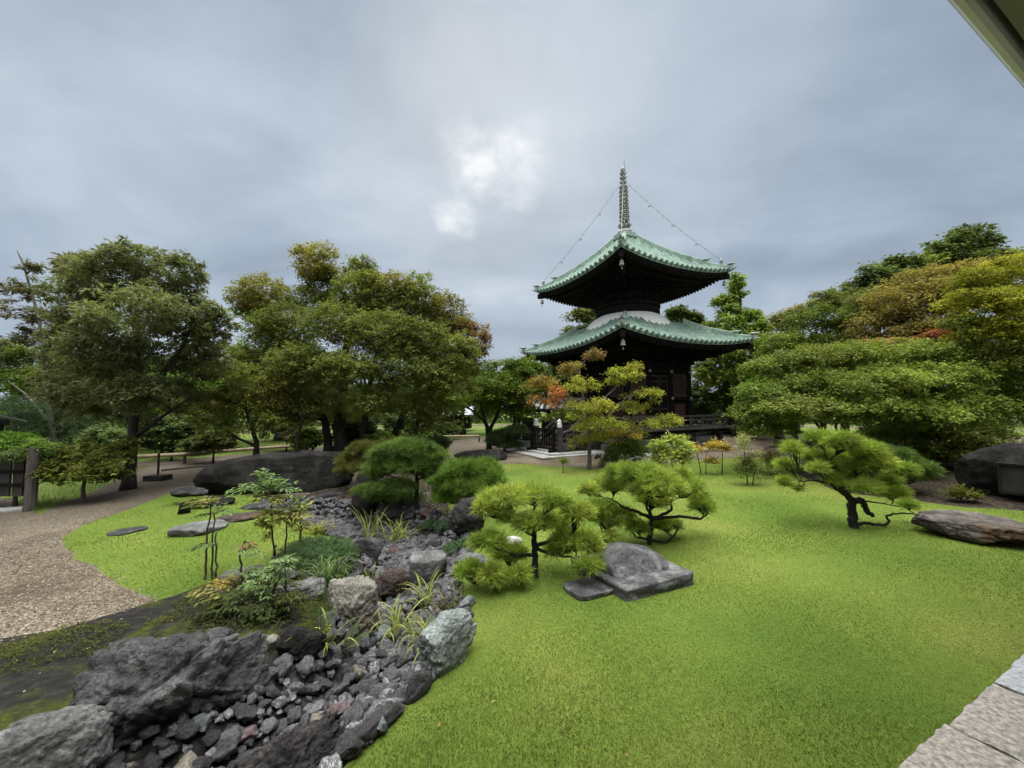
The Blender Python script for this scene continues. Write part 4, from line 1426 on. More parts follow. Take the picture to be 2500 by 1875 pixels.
# ------------------------------------------------------------------ rocks
def rock_mesh(name, w, d, h, seed, power=2.4, cuts=8, rough=.10, fine=.03, strata=0.0, sub=4, flat=None, lean=0.0, cutr=(.62, .95), crack=0.0):
    """a weathered stone, base at z=0"""
    s = random.Random(seed)
    bm = bmesh.new()
    bmesh.ops.create_icosphere(bm, subdivisions=sub, radius=1.0)
    planes = []
    for _ in range(cuts):
        n = Vector((s.gauss(0, 1), s.gauss(0, 1), s.gauss(0, .8))).normalized()
        planes.append((n, s.uniform(*cutr)))
    if flat: planes.append((Vector((s.uniform(-.12, .12), s.uniform(-.12, .12), 1)).normalized(), flat))
    o = Vector((seed * 3.1, seed * 1.7, seed * .9))
    mx = max(w, d, h); kn = Vector((w / mx, d / mx, h * 1.1 / mx)); kn = kn / max(.6, (kn.x + kn.y + kn.z) / 3)
    for v in bm.verts:
        p = v.co.copy()
        m = (abs(p.x) ** power + abs(p.y) ** power + abs(p.z) ** power) ** (1 / power)
        p = p / m
        for n, c in planes:
            q = p.dot(n) - c
            if q > 0: p = p - n * q * .92
        nv = p.normalized()
        pn = Vector((p.x * kn.x, p.y * kn.y, p.z * kn.z))
        f1 = noise.fractal(pn * 1.3 + o, 1.0, 2.0, 3) * rough
        f2 = noise.fractal(pn * 5.0 + o, .9, 2.1, 5) * fine
        rd = ((1.0 - abs(noise.noise(pn * 2.3 + o))) ** 10 * -1.8 + (1.0 - abs(noise.noise(pn * 5.2 + o * 1.3))) ** 9 * -1.2) * fine
        if crack:
            ds = noise.voronoi(Vector((pn.x * 2.0, pn.y * 2.0, pn.z * 2.6)) + o + Vector((f1, f2, f1)) * 2)[0]
            e = min(1.0, (ds[1] - ds[0]) / .16)
            rd -= crack * (1 - e) ** 1.5
            rd += crack * .9 * noise.noise(noise.voronoi(Vector((pn.x * 2.0, pn.y * 2.0, pn.z * 2.6)) + o + Vector((f1, f2, f1)) * 2)[1][0] * 3.7)
        p = p + nv * (f1 + f2 + rd)
        if strata:
            p = p * (1 + strata * (math.sin(p.z * 16 + 2.2 * noise.noise(p * 1.6 + o) + p.x * 2)) * Vector((p.x, p.y, 0)).length)
        v.co = Vector((p.x * w / 2 + lean * p.z, p.y * d / 2, p.z * h * .5))
    zs = [v.co.z for v in bm.verts]; xs = [v.co.x for v in bm.verts]; ys = [v.co.y for v in bm.verts]
    kx, ky = w / (max(xs) - min(xs)), d / (max(ys) - min(ys))
    x0, y0 = (max(xs) + min(xs)) / 2, (max(ys) + min(ys)) / 2
    kz = (h * 1.22) / (max(zs) - min(zs)); zb = min(zs) * kz + h * .22
    for v in bm.verts:
        v.co = Vector(((v.co.x - x0) * kx, (v.co.y - y0) * ky, v.co.z * kz - zb))
    me = bpy.data.meshes.new(name)
    bm.to_mesh(me); bm.free()
    me.polygons.foreach_set('use_smooth', [True] * len(me.polygons))
    return me
def rock(px, pyb, wpx, hpx, label, mat, seed, dr=.7, rz=0.0, name='rock', group=None, cat='rock', hmin=.06, Hm=None, sink=.0, **k):
    """px, pyb: middle of the foot as seen; wpx, hpx: seen size"""
    p = GT(px, pyb)
    s = p.y / FPX
    w = wpx * s
    d = dr * w
    e = math.atan2(EYE - p.z, math.hypot(p.x, p.y))
    Rr = math.hypot(p.y, EYE - p.z)
    h = Hm if Hm else max(hmin, (hpx * Rr / FPX - d * math.sin(e) * .85) / math.cos(e))
    dirv = Vector((p.x, p.y, 0)).normalized()
    c = p + dirv * d / 2
    me = rock_mesh(name, w, d, h, seed, **k)
    me.materials.append(M[mat])
    o = add_obj(name, me)
    o.location = (c.x, c.y, min(p.z, ht(c.x, c.y)) - sink)
    o.rotation_euler = (0, 0, math.atan2(dirv.y, dirv.x) - math.pi / 2 + rz)
    return tag(o, label, cat, group)
rock(684, 1208, 345, 98, 'huge smooth dark whale-backed boulder lying under the leafy trees', 'rock_black', 3, dr=.42, power=2.6, cuts=5, rough=.10, fine=.02, sub=5, name='boulder', cat='boulder', Hm=.80)
rock(735, 1124, 112, 28, 'small flat block resting on top of the whale-backed boulder', 'rock_black', 5, dr=.5, power=4, cuts=5, rough=.05, name='boulder_block', cat='boulder', Hm=.22).location.z += .74
rock(895, 1276, 72, 134, 'tall rounded upright boulder beside the dark dome-shaped pine', 'rock_black', 7, dr=.8, power=2.6, cuts=6, name='upright_boulder', cat='boulder')
rock(786, 1246, 130, 46, 'long dark layered rock wedged under the whale-backed boulder', 'rock_lava', 9, dr=.5, strata=.02)
rock(700, 1240, 60, 34, 'small dark rock at the toe of the whale-backed boulder, next to the layered one', 'rock_lava', 10, dr=.6)
rock(462, 1232, 74, 48, 'dark flat-topped rock perched on a short stone leg on the lawn', 'rock_lava', 12, dr=.7, power=3, strata=.02, Hm=.16).location.z += .14
rock(449, 1256, 26, 34, 'short square stone leg under the perched flat-topped rock', 'rock_black', 13, dr=.8, power=4, cuts=3, Hm=.2)
rock(520, 1240, 90, 30, 'dark low rock between the perched rock and the whale-backed boulder', 'rock_black', 14, dr=.6)
rock(486, 1310, 122, 28, 'pale grey flat stepping stone on the small lawn', 'rock_grey', 15, dr=.85, Hm=.10, power=2.6, flat=.6)
rock(588, 1275, 102, 24, 'brownish flat stepping stone on the small lawn', 'rock_brownlava', 16, dr=.8, Hm=.05, power=2.4, flat=.5)
rock(625, 1246, 72, 24, 'dark flat stepping stone at the foot of the whale-backed boulder', 'rock_dark', 17, dr=.8, Hm=.09, power=2.8, flat=.6)
rock(311, 1306, 74, 15, 'dark sunken stone almost level with the small lawn', 'rock_dark', 18, dr=.9, Hm=.025, power=2.2, flat=.5)
rock(1140, 1318, 92, 100, 'dark peaked lava rock rising beside the stream', 'rock_lava', 21, dr=.6, power=1.7, cuts=6, rough=.16, fine=.06, sub=5)
rock(1131, 1256, 46, 38, 'pale pointed rock capping the dark peaked lava rock', 'rock_white', 22, dr=.6, power=1.8, cuts=6, Hm=.20, sub=3).location.z += .16
rock(1052, 1268, 56, 24, 'low reddish rock in the shade of the pines', 'rock_red', 23, dr=.7)
rock(985, 1268, 120, 50, 'dark rough rock under the dome-shaped pine', 'rock_lava', 24, dr=.6)
rock(905, 1290, 90, 34, 'dark rock at the head of the stream beside the upright boulder', 'rock_lava', 25, dr=.7)
rock(440, 1840, 400, 262, 'massive dark craggy rock lying between the moss and the stream stones', 'rock_craggy', 31, dr=.62, power=3.0, cuts=14, rough=.12, fine=.06, strata=.0, sub=6, rz=R(2), flat=.72, name='craggy_rock', crack=.09, Hm=.60, sink=.06)
rock(62, 2010, 290, 170, 'smooth greenish grey boulder cut by the picture corner', 'rock_grey', 33, dr=.6, power=2.3, cuts=6, rough=.08, fine=.03, sub=6, name='smooth_rock', crack=.025)
rock(270, 1830, 110, 95, 'brownish round rock tucked between the craggy rock and the smooth boulder', 'rock_brownlava', 35, dr=.7, fine=.05, sub=5)
rock(860, 1562, 108, 136, 'tall angular tan rock with a flat sloping top beside the stream', 'rock_tan', 37, dr=1.15, power=6, cuts=4, rough=.07, fine=.05, sub=6, rz=R(14), cutr=(.85, 1.05), Hm=.42, flat=.8, crack=.05)
rock(1045, 1440, 94, 82, 'grey block-shaped rock with a pale level top, like a stump, in the stream', 'rock_grey', 39, dr=.8, power=4.2, cuts=5, rough=.05, fine=.03, sub=5, flat=.7, cutr=(.75, 1.0))
rock(957, 1475, 92, 80, 'rusty brown porous rock between the tan rock and the stump-like block', 'rock_brownlava', 41, dr=.75, rough=.14, fine=.06, sub=5)
rock(1098, 1640, 160, 140, 'smooth green-grey rock rising at the edge of the big lawn', 'rock_green', 43, dr=.5, power=2.1, cuts=7, rough=.12, fine=.035, sub=6, rz=R(40), Hm=.36, crack=.03)
rock(735, 1472, 112, 52, 'flat weathered grey rock on the bank beside the mondo grass', 'rock_grey', 45, dr=.7, power=3.2, flat=.6, strata=.02, sub=5)
rock(690, 1425, 80, 34, 'grey flat bank rock above the seedlings', 'rock_dark', 46, dr=.7, power=3, flat=.65)
rock(590, 1425, 90, 34, 'mossy grey rock at the lip of the small lawn', 'rock_grey', 47, dr=.6, power=2.8, flat=.65)
rock(845, 1420, 80, 60, 'dark block rock behind the mondo grass', 'rock_dark', 48, dr=.6, power=3.2, sub=4)
rock(735, 1625, 110, 76, 'black mossy rock in the gap between the craggy rock and the tan rock', 'rock_black', 49, dr=.5, rough=.14, fine=.06, sub=5)
rock(655, 1595, 50, 44, 'small pale slab stone leaning on the end of the craggy rock', 'rock_tan', 50, dr=.7, power=3.2, Hm=.09)
rock(695, 1990, 330, 190, 'black pitted lava rock bulging from the bottom edge of the picture', 'rock_lava', 51, dr=.5, power=2.3, cuts=5, rough=.12, fine=.09, sub=6, name='lava_rock', crack=.06, rz=R(10), Hm=.36)
rock(925, 1800, 165, 95, 'long grey kerb-like rock along the edge of the big lawn', 'rock_dark', 53, dr=.26, power=3.2, flat=.6, sub=5, rz=R(38), Hm=.09)
rock(1020, 1710, 80, 80, 'dark rock in the lawn edge just below the green-grey rock', 'rock_dark', 54, dr=.5, rz=R(40), sub=4, Hm=.14)
rock(897, 1372, 76, 56, 'grey log-like rock slanting into the stream stones', 'rock_dark', 55, dr=.5, power=3.2, strata=.03, rz=R(-20))
rock(960, 1362, 40, 26, 'rounded reddish stone in the upper stream', 'rock_red', 56, dr=.8, sub=3)
rock(1150, 1392, 84, 40, 'smooth grey boulder half hidden by the nearest pine', 'rock_grey', 57, dr=.7)
rock(1254, 1346, 44, 36, 'white quartz-like rock glimpsed through the nearest pine', 'rock_white', 58, dr=.8, sub=4)
rock(1174, 1126, 136, 32, 'low dark mound-shaped rock at the foot of the young maple', 'rock_black', 59, dr=.55, power=2.4, name='mound_rock')
rock(2385, 1332, 226, 70, 'long flat banded rock with pale streaks lying on the big lawn', 'rock_banded', 61, dr=.8, power=2.8, cuts=9, rough=.12, fine=.035, strata=.012, sub=6, flat=.62, name='banded_rock', Hm=.27, crack=.03)
rock(2480, 1330, 90, 34, 'small low end piece beside the long flat banded rock', 'rock_banded', 62, dr=.6, Hm=.1)
rock(1498, 1138, 44, 30, 'rounded pale stone beside the lace-leaf maple', 'rock_grey', 63, dr=.8, Hm=.25, sub=3)
rock(1560, 1146, 36, 28, 'dark round mossy stone behind the bright pine', 'rock_black', 64, dr=.8, sub=3)
rock(1480, 1105, 34, 34, 'pale rounded stone against the dark pagoda base', 'rock_grey', 66, dr=.8, sub=3)
rock(1060, 1345, 40, 26, 'dark small rock under the blue-green creeper', 'rock_lava', 67, dr=.8, sub=3)
rock(800, 1300, 120, 34, 'low dark rocks ledge at the edge of the small lawn', 'rock_dark', 68, dr=.4, power=3)
rock(1105, 1500, 60, 40, 'dark rock under the boughs of the nearest pine', 'rock_dark', 69, dr=.7)
rock(1130, 1560, 60, 50, 'blackish rock at the lawn edge above the green-grey rock', 'rock_lava', 70, dr=.6)

def monument():
    p = GT(2570, 1240)
    me = rock_mesh('monument_stone', 1.9, .8, 1.0, 72, power=1.75, cuts=8, rough=.10, fine=.02, sub=5)
    me.materials.append(M['rock_black'])
    o = add_obj('monument_stone', me)
    o.location = (p.x + .35, p.y + .4, p.z)
    o.rotation_euler = (0, 0, R(-48))
    tag(o, 'big black monument stone with a sunken inscription panel, in the shade of the maples', 'monument')
    v = Vector((-p.x, -p.y, 0)).normalized()
    m = MB()
    m.box((0, -.40, .40), (.86, .05, .46))
    f = m.build('inscription_panel', M['stele'], o, bevel=.01)
    m = MB()
    m.box((0, -.42, .645), (.92, .08, .03)); m.box((0, -.42, .155), (.92, .08, .03)); m.box((-.445, -.42, .40), (.03, .08, .46)); m.box((.445, -.42, .40), (.03, .08, .46))
    m.build('panel_rim', M['rock_black'], o)
monument()
def foundation_stone():
    c = GT(1536, 1405)
    s = c.y / FPX
    t = thing('foundation_stone', 'old temple foundation stone, a square slab with a broken dome on top', 'stone', (c.x, c.y, c.z), R(26))
    # slab with worn edges
    bm = bmesh.new()
    bmesh.ops.create_cube(bm, size=1)
    bmesh.ops.subdivide_edges(bm, edges=bm.edges[:], cuts=14, use_grid_fill=True)
    W = .87
    for v in bm.verts:
        p = v.co.copy()
        q = Vector((p.x, p.y, p.z))
        ed = sorted((abs(p.x), abs(p.y), abs(p.z)))
        rnd = .014 * max(0, (ed[1] - .44) / .06)
        n = noise.fractal(p * 4 + Vector((3, 1, 7)), 1, 2, 4) * .010 + noise.noise(p * 2.2) * .012
        v.co = Vector((p.x * W, p.y * W, p.z * .20 + .02))
        v.co -= Vector((p.x, p.y, p.z)).normalized() * (rnd + n)
    me = bpy.data.meshes.new('slab'); bm.to_mesh(me); bm.free()
    me.polygons.foreach_set('use_smooth', [True] * len(me.polygons))
    me.materials.append(M['foundation']); add_obj('slab', me, t)
    # dome, chipped away on the viewer's side
    bm = bmesh.new()
    bmesh.ops.create_icosphere(bm, subdivisions=5, radius=1)
    vd = Vector((-.35, -.93, 0)).normalized()
    for v in bm.verts:
        p = v.co.copy()
        r = Vector((p.x, p.y)).length
        z = max(p.z, -.3)
        hgt = z if z < .0 else z ** .75
        q = Vector((p.x, p.y, hgt))
        k = q.dot(Vector((.10, -.86, .42)).normalized()) - .62 + .06 * noise.noise(p * 5)
        if k > 0 and p.z > -.2: q -= Vector((.10, -.86, .42)).normalized() * k * .95
        q += p * (noise.fractal(p * 2.5, 1, 2, 5) * .05)
        v.co = Vector((q.x * .375, q.y * .375, q.z * .175 + .105))
    me = bpy.data.meshes.new('dome'); bm.to_mesh(me); bm.free()
    me.polygons.foreach_set('use_smooth', [True] * len(me.polygons))
    me.materials.append(M['foundation']); o = add_obj('dome', me, t); o.rotation_euler = (0, 0, R(-18))
    rock(1440, 1462, 120, 56, 'low slanting slab sunk in the lawn against the domed foundation stone', 'foundation', 75, dr=.75, power=5, cuts=2, flat=.5, Hm=.045, rz=R(37), rough=.03, fine=.02, cutr=(.9, 1.1))
foundation_stone()

# ------------------------------------------------------------------ stones of the dry stream
def stream_stones():
    variants = []
    for i in range(14):
        variants.append(rock_mesh('stream_stone', 1.0, random.uniform(.66, .92), random.uniform(.5, .72), 200 + i, power=2.8, cuts=12, rough=.13, fine=.05, sub=4, cutr=(.48, .85)))
    mats = [('peb_dark', 'dark', .56), ('peb_grey', 'grey', .22), ('peb_green', 'greenish', .06), ('peb_red', 'reddish brown', .05), ('peb_white', 'white-veined', .06), ('peb_tan', 'tan', .06)]
    byv = {}
    for i, me in enumerate(variants):
        for mt, nm, pr in mats:
            c = me.copy(); c.materials.clear(); c.materials.append(M[mt]); byv[(i, nm)] = c
    lo, hi = STREAM.min(0), STREAM.max(0)
    pts = []
    tries = 0
    cand = rng.uniform(lo, hi, (40000, 2))
    cand = cand[inside(cand, STREAM)]
    cand = cand[cand[:, 1] > .9]
    dist = seg_dist(cand, STREAM)
    grid = {}
    for (x, y), dd in zip(cand, dist):
        s = random.choice((.075, .09, .10, .115, .135)) * (1.0 if y > 1.9 else 1.05)
        ok = True
        gx, gy = int(x / .2), int(y / .2)
        for a in (-1, 0, 1):
            for b in (-1, 0, 1):
                for (qx, qy, qs) in grid.get((gx + a, gy + b), ()):
                    if (x - qx) ** 2 + (y - qy) ** 2 < (.34 * (s + qs)) ** 2: ok = False
        if ok:
            grid.setdefault((gx, gy), []).append((x, y, s)); pts.append((x, y, s, dd))
    pts.sort(key=lambda p: -p[2] / p[1])
    place = [(G(640, 1750), 'in the near bend of the stream below the craggy rock'), (G(830, 1680), 'in the near stream beside the kerb-like lawn rock'), (G(760, 1840), 'in the lowest stretch of the stream above the pitted lava rock'), (G(930, 1560), 'by the yellow-striped grass in the middle stream'), (G(1000, 1400), 'round the stump-like block in the upper stream'), (G(820, 1270), 'in the pool of stones under the whale-backed boulder')]
    names = [m[1] for m in mats]; probs = np.array([m[2] for m in mats]); probs /= probs.sum()
    n_obj = 0
    rest = MB()
    for x, y, s, dd in pts:
        v = random.randrange(len(variants))
        nm = str(rng.choice(names, p=probs))
        z = ht(x, y)
        rot = Matrix.Rotation(random.uniform(0, 6.28), 3, 'Z') @ Matrix.Rotation(random.uniform(-.5, .5), 3, 'X') @ Matrix.Rotation(random.uniform(-.35, .35), 3, 'Y')
        big = 1.18 * s
        if n_obj < 290:
            o = bpy.data.objects.new('stream_stone', byv[(v, nm)])
            C.objects.link(o)
            o.location = (x, y, z - .012 + random.uniform(-.01, .05))
            o.rotation_euler = rot.to_euler()
            o.scale = (big * random.uniform(.85, 1.3), big * random.uniform(.85, 1.1), big * random.uniform(.8, 1.15))
            where = min(place, key=lambda q: (q[0].x - x) ** 2 + (q[0].y - y) ** 2)[1]
            tag(o, f'{nm} broken stone {where}', 'stone', f'{nm} broken stones {where}')
            n_obj += 1
        else:
            me = variants[v]
            rest.add([rot @ (w.co * big) + Vector((x, y, z + .01)) for w in me.vertices], [tuple(p.vertices) for p in me.polygons])
    if rest.v:
        o = rest.build('small_stream_gravel', M['peb_dark'], smooth=True)
        tag(o, kind='stuff')
    # small chips between the stones
    cand = rng.uniform(lo, hi, (9000, 2)); cand = cand[inside(cand, STREAM)]; cand = cand[cand[:, 1] > .9][:2600]
    ch = MB()
    tet = rock_mesh('chip', 1, .8, .6, 301, sub=1, cuts=4)
    Z = hts(cand)
    tv = [w.co.copy() for w in tet.vertices]; tf = [tuple(p.vertices) for p in tet.polygons]
    for (x, y), z in zip(cand, Z):
        s = random.uniform(.03, .075)
        rot = Matrix.Rotation(random.uniform(0, 6.28), 3, 'Z') @ Matrix.Rotation(random.uniform(-.7, .7), 3, 'X')
        ch.add([rot @ (w * s) + Vector((x, y, z + random.uniform(0, .03))) for w in tv], tf)
    tag(ch.build('stone_chips', M['peb_grey']), kind='stuff')
stream_stones()

# ------------------------------------------------------------------ trees
tree('chestnut_tree', 'big dark olive tree with long pointed leaves standing in the gravel beside the marker post', 'tree', 8.6,
     [([(312, 1188), (322, 1090), (330, 1000), (338, 900), (335, 780), (330, 660)], .115, .03), ([(330, 1000), (400, 910), (450, 840), (480, 760)], .06, .02), ([(335, 930), (270, 860), (200, 790)], .05, .02), ([(338, 1060), (420, 1000), (480, 960)], .04, .02)],
     [(260, 680, 0, 100, 75), (190, 650, .2, 55, 45, CHEST_T), (320, 640, 0, 85, 55), (445, 670, 0, 65, 60), (200, 750, .3, 95, 75), (330, 760, -.9, 130, 80), (240, 715, .1, 80, 45), (370, 715, .1, 85, 45), (430, 735, .2, 60, 45), (130, 700, .5, 40, 35), (470, 780, 0, 80, 75), (525, 800, .3, 55, 60), (180, 840, .6, 70, 75), (260, 860, -.8, 120, 75), (400, 870, .8, 120, 75), (500, 880, .7, 80, 65), (330, 960, -.6, 100, 55), (220, 960, .3, 110, 65), (430, 970, .9, 80, 50), (285, 1010, .3, 80, 35), (160, 930, 1.0, 60, 60)],
     25500, CHEST, 'chestnut', .14, .26, droop=.45, thresh=-.4, dens_in=.35, twigs=9)
tree('old_cherry_tree', 'largest spreading tree, many black stems under a dense olive crown behind the whale-backed boulder', 'tree', 11.8,
     [([(835, 1110), (830, 1020), (838, 930), (850, 830), (840, 720), (800, 660)], .20, .04), ([(800, 1100), (795, 1030), (740, 930), (690, 850), (650, 800), (600, 780)], .13, .03), ([(880, 1095), (890, 1030), (905, 930), (930, 830), (960, 760)], .12, .03), ([(945, 1080, .4), (985, 1010, .3), (1030, 930), (1080, 850), (1110, 790)], .12, .03), ([(990, 1070, .6), (1030, 1000, .6), (1090, 920, .5), (1140, 870)], .10, .03), ([(920, 760), (960, 725), (1000, 712), (1050, 715)], .05, .03)],
     [(775, 640, 0, 62, 58, OLIVE_T), (760, 740, .2, 75, 45), (870, 765, .1, 90, 45), (970, 765, .1, 90, 45), (1050, 800, .2, 80, 50), (660, 780, .4, 60, 40), (1110, 900, .2, 60, 60), (790, 690, .3, 60, 50), (640, 720, 0, 80, 55, OLIVE_T), (600, 740, .3, 50, 45), (880, 720, -.3, 80, 60), (950, 710, 0, 80, 55, OLIVE_T), (1030, 720, 0, 70, 60), (1090, 770, 0, 75, 65, OLIVE_T), (1150, 840, 0, 55, 65, BROWN), (1110, 860, -.8, 70, 55), (700, 800, -.5, 90, 70), (820, 800, -1.2, 100, 65), (930, 820, -1.3, 100, 65), (1020, 830, -.8, 90, 65), (640, 860, .5, 80, 70), (740, 890, -1.4, 90, 60), (860, 900, -1.6, 90, 55), (970, 900, -1.5, 90, 55), (1070, 930, -.8, 80, 55), (700, 960, -1.4, 90, 55, OLIVE_T), (780, 985, -.9, 70, 40), (930, 975, -1.2, 90, 45), (1050, 990, -.3, 80, 45), (1140, 920, .3, 50, 55), (880, 660, .6, 50, 40), (690, 1015, -.4, 80, 30), (860, 1000, .2, 90, 35), (1070, 1030, .2, 70, 25), (600, 900, .6, 60, 60)],
     112000, OLIVE, 'broad', .080, .46, thresh=-.5, dens_in=.3, droop=.45, twigs=9, bark='bark_dark')
tree('leafy_camellia_tree', 'low twisted tree with sparse yellowish leaves just behind the whale-backed boulder', 'tree', 10.3,
     [([(628, 1118), (626, 1080), (615, 1040), (600, 1000)], .075, .03), ([(628, 1090), (580, 1070), (540, 1045)], .04, .02), ([(720, 1105), (728, 1060), (740, 1020), (700, 980)], .05, .02)],
     [(600, 930, 0, 70, 45, MAPLE_T), (560, 980, 0, 70, 45), (660, 980, .2, 80, 45), (610, 1030, -.2, 90, 35, MAPLE_T), (720, 1000, .3, 70, 50), (530, 1040, .2, 50, 30), (480, 1000, .6, 60, 45), (690, 1050, 0, 60, 25)],
     9000, [(.085, .095, .022), (.125, .13, .03), (.19, .185, .045)], 'broad', .075, .55, thresh=-.3, droop=.2)
tree('young_maple_tree', 'green maple with forked stem growing beside the low dark rock beyond the lawn', 'tree', 15.5,
     [([(1195, 1092), (1190, 1050), (1180, 1010), (1165, 960)], .12, .03), ([(1192, 1060), (1215, 1010), (1235, 950), (1225, 900)], .08, .02), ([(1185, 1030), (1150, 1000), (1120, 985)], .06, .02)],
     [(1230, 910, 0, 65, 45), (1190, 950, -.4, 70, 45), (1270, 960, 0, 60, 55), (1150, 985, .2, 60, 40), (1240, 1000, .4, 60, 35), (1290, 910, .5, 40, 40)],
     12000, [(.06, .10, .014), (.10, .145, .018), (.15, .19, .024)], 'maple', .10, .5, droop=.4, thresh=-.4)
MAPLE_L = [(.20, .235, .03), (.28, .295, .042), (.35, .33, .06)]
tree('orange_tipped_maple', 'small maple turning orange on one side, on the lawn before the pagoda', 'tree', 10.9,
     [([(1440, 1152), (1439, 1100), (1437, 1050), (1430, 1000), (1420, 950), (1415, 900)], .062, .018), ([(1438, 1060), (1480, 1020), (1530, 970), (1560, 950)], .03, .012), ([(1435, 1040), (1390, 990), (1365, 965)], .028, .012), ([(1432, 1010), (1500, 950), (1530, 910)], .022, .01)],
     [(1330, 945, 0, 50, 32, [(.20, .17, .03), (.26, .17, .05)]), (1370, 960, -.3, 42, 25, ORANGE), (1330, 985, .1, 38, 22, ORANGE), (1395, 905, .1, 35, 30, MAPLE_B), (1430, 875, 0, 28, 14, [(.22, .16, .06), (.26, .17, .07)]), (1450, 862, 0, 22, 10, [(.24, .17, .08), (.26, .17, .07)]), (1420, 945, -.3, 45, 30, MAPLE_L), (1525, 915, .1, 42, 32, MAPLE_L), (1550, 900, .2, 26, 18, MAPLE_L), (1500, 935, .2, 25, 18, MAPLE_L), (1440, 1000, -.4, 60, 35, MAPLE_L), (1380, 1020, .2, 50, 28, MAPLE_T), (1570, 970, 0, 45, 28, MAPLE_L), (1540, 1000, .2, 40, 25, MAPLE_L), (1470, 1040, -.3, 70, 30, MAPLE_L), (1550, 1040, 0, 60, 26, MAPLE_L), (1620, 1030, .2, 40, 20, MAPLE_L), (1430, 1075, 0, 42, 22, MAPLE_L), (1415, 1090, -.2, 22, 12, MAPLE_L), (1520, 1065, .2, 55, 22, [(.24, .22, .03), (.30, .22, .04)])],
     10500, MAPLE_L, 'maple', .052, .6, bark='bark_grey', dens_in=.35, thresh=-.35, droop=.35, twigs=5)
tree('weeping_maple', 'little dark green lace-leaf maple with drooping branches by the pagoda platform', 'tree', 11.3,
     [([(1526, 1142), (1525, 1110), (1515, 1085)], .06, .03)],
     [(1520, 1095, 0, 45, 20), (1485, 1112, 0, 28, 14), (1550, 1090, 0, 32, 22), (1530, 1080, 0, 30, 12), (1475, 1122, .1, 18, 8)],
     5000, [(.045, .085, .012), (.075, .12, .016), (.10, .15, .02)], 'fine', .06, .25, droop=.8, thresh=-.7)
tree('tall_magnolia', 'tall light green tree rising beside the pagoda with a narrow pointed top', 'tree', 21.0,
     [([(1800, 1068), (1802, 960), (1806, 850), (1808, 760), (1805, 690)], .2, .03), ([(1803, 900), (1850, 840), (1870, 800)], .09, .03), ([(1804, 880), (1770, 800), (1765, 760)], .08, .03)],
     [(1800, 690, 0, 24, 24), (1802, 720, 0, 24, 20), (1768, 735, .3, 26, 16), (1795, 770, 0, 40, 28), (1840, 775, .3, 24, 22), (1780, 800, -.4, 45, 30), (1850, 815, 0, 45, 30), (1885, 800, .4, 28, 20), (1810, 850, -.6, 55, 35), (1870, 860, 0, 50, 35), (1790, 900, .2, 60, 35), (1740, 800, .6, 25, 18), (1850, 920, .2, 60, 40), (1740, 900, .6, 50, 40)],
     13000, GREEN_L, 'broad', .22, .42, thresh=-.45, droop=.45, dens_in=.4)
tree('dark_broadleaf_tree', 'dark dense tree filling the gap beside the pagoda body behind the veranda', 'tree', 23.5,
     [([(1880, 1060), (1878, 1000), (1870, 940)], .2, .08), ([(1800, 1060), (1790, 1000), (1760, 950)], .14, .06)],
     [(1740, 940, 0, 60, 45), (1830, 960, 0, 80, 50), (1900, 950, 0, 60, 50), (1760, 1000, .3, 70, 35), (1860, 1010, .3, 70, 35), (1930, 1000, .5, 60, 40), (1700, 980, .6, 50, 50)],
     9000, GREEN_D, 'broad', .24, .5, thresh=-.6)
tree('pale_tree', 'slim pale-leaved tree whose top shows over the lower pagoda roof, far side', 'tree', 24.0,
     [([(1432, 1060), (1436, 900), (1438, 800), (1425, 740)], .14, .04)],
     [(1400, 770, 0, 32, 18), (1430, 755, 0, 30, 16), (1395, 815, .2, 28, 18), (1445, 780, 0, 30, 26), (1430, 815, 0, 35, 22), (1420, 860, 0, 40, 30)],
     2800, [(.13, .16, .05), (.18, .20, .07)], 'broad', .24, .45, thresh=-.3, bark='bark_grey')
tree('round_topped_tree', 'roundish pale tree top standing between the pagoda dome and the tall light green tree', 'tree', 26.0,
     [([(1668, 1050), (1670, 900), (1672, 790)], .16, .05)],
     [(1660, 765, 0, 34, 16), (1690, 780, 0, 24, 18), (1650, 790, 0, 28, 16), (1715, 800, 0, 26, 14), (1620, 795, 0, 22, 14)],
     2600, [(.085, .115, .035), (.125, .15, .05)], 'broad', .26, .5, thresh=-.4)
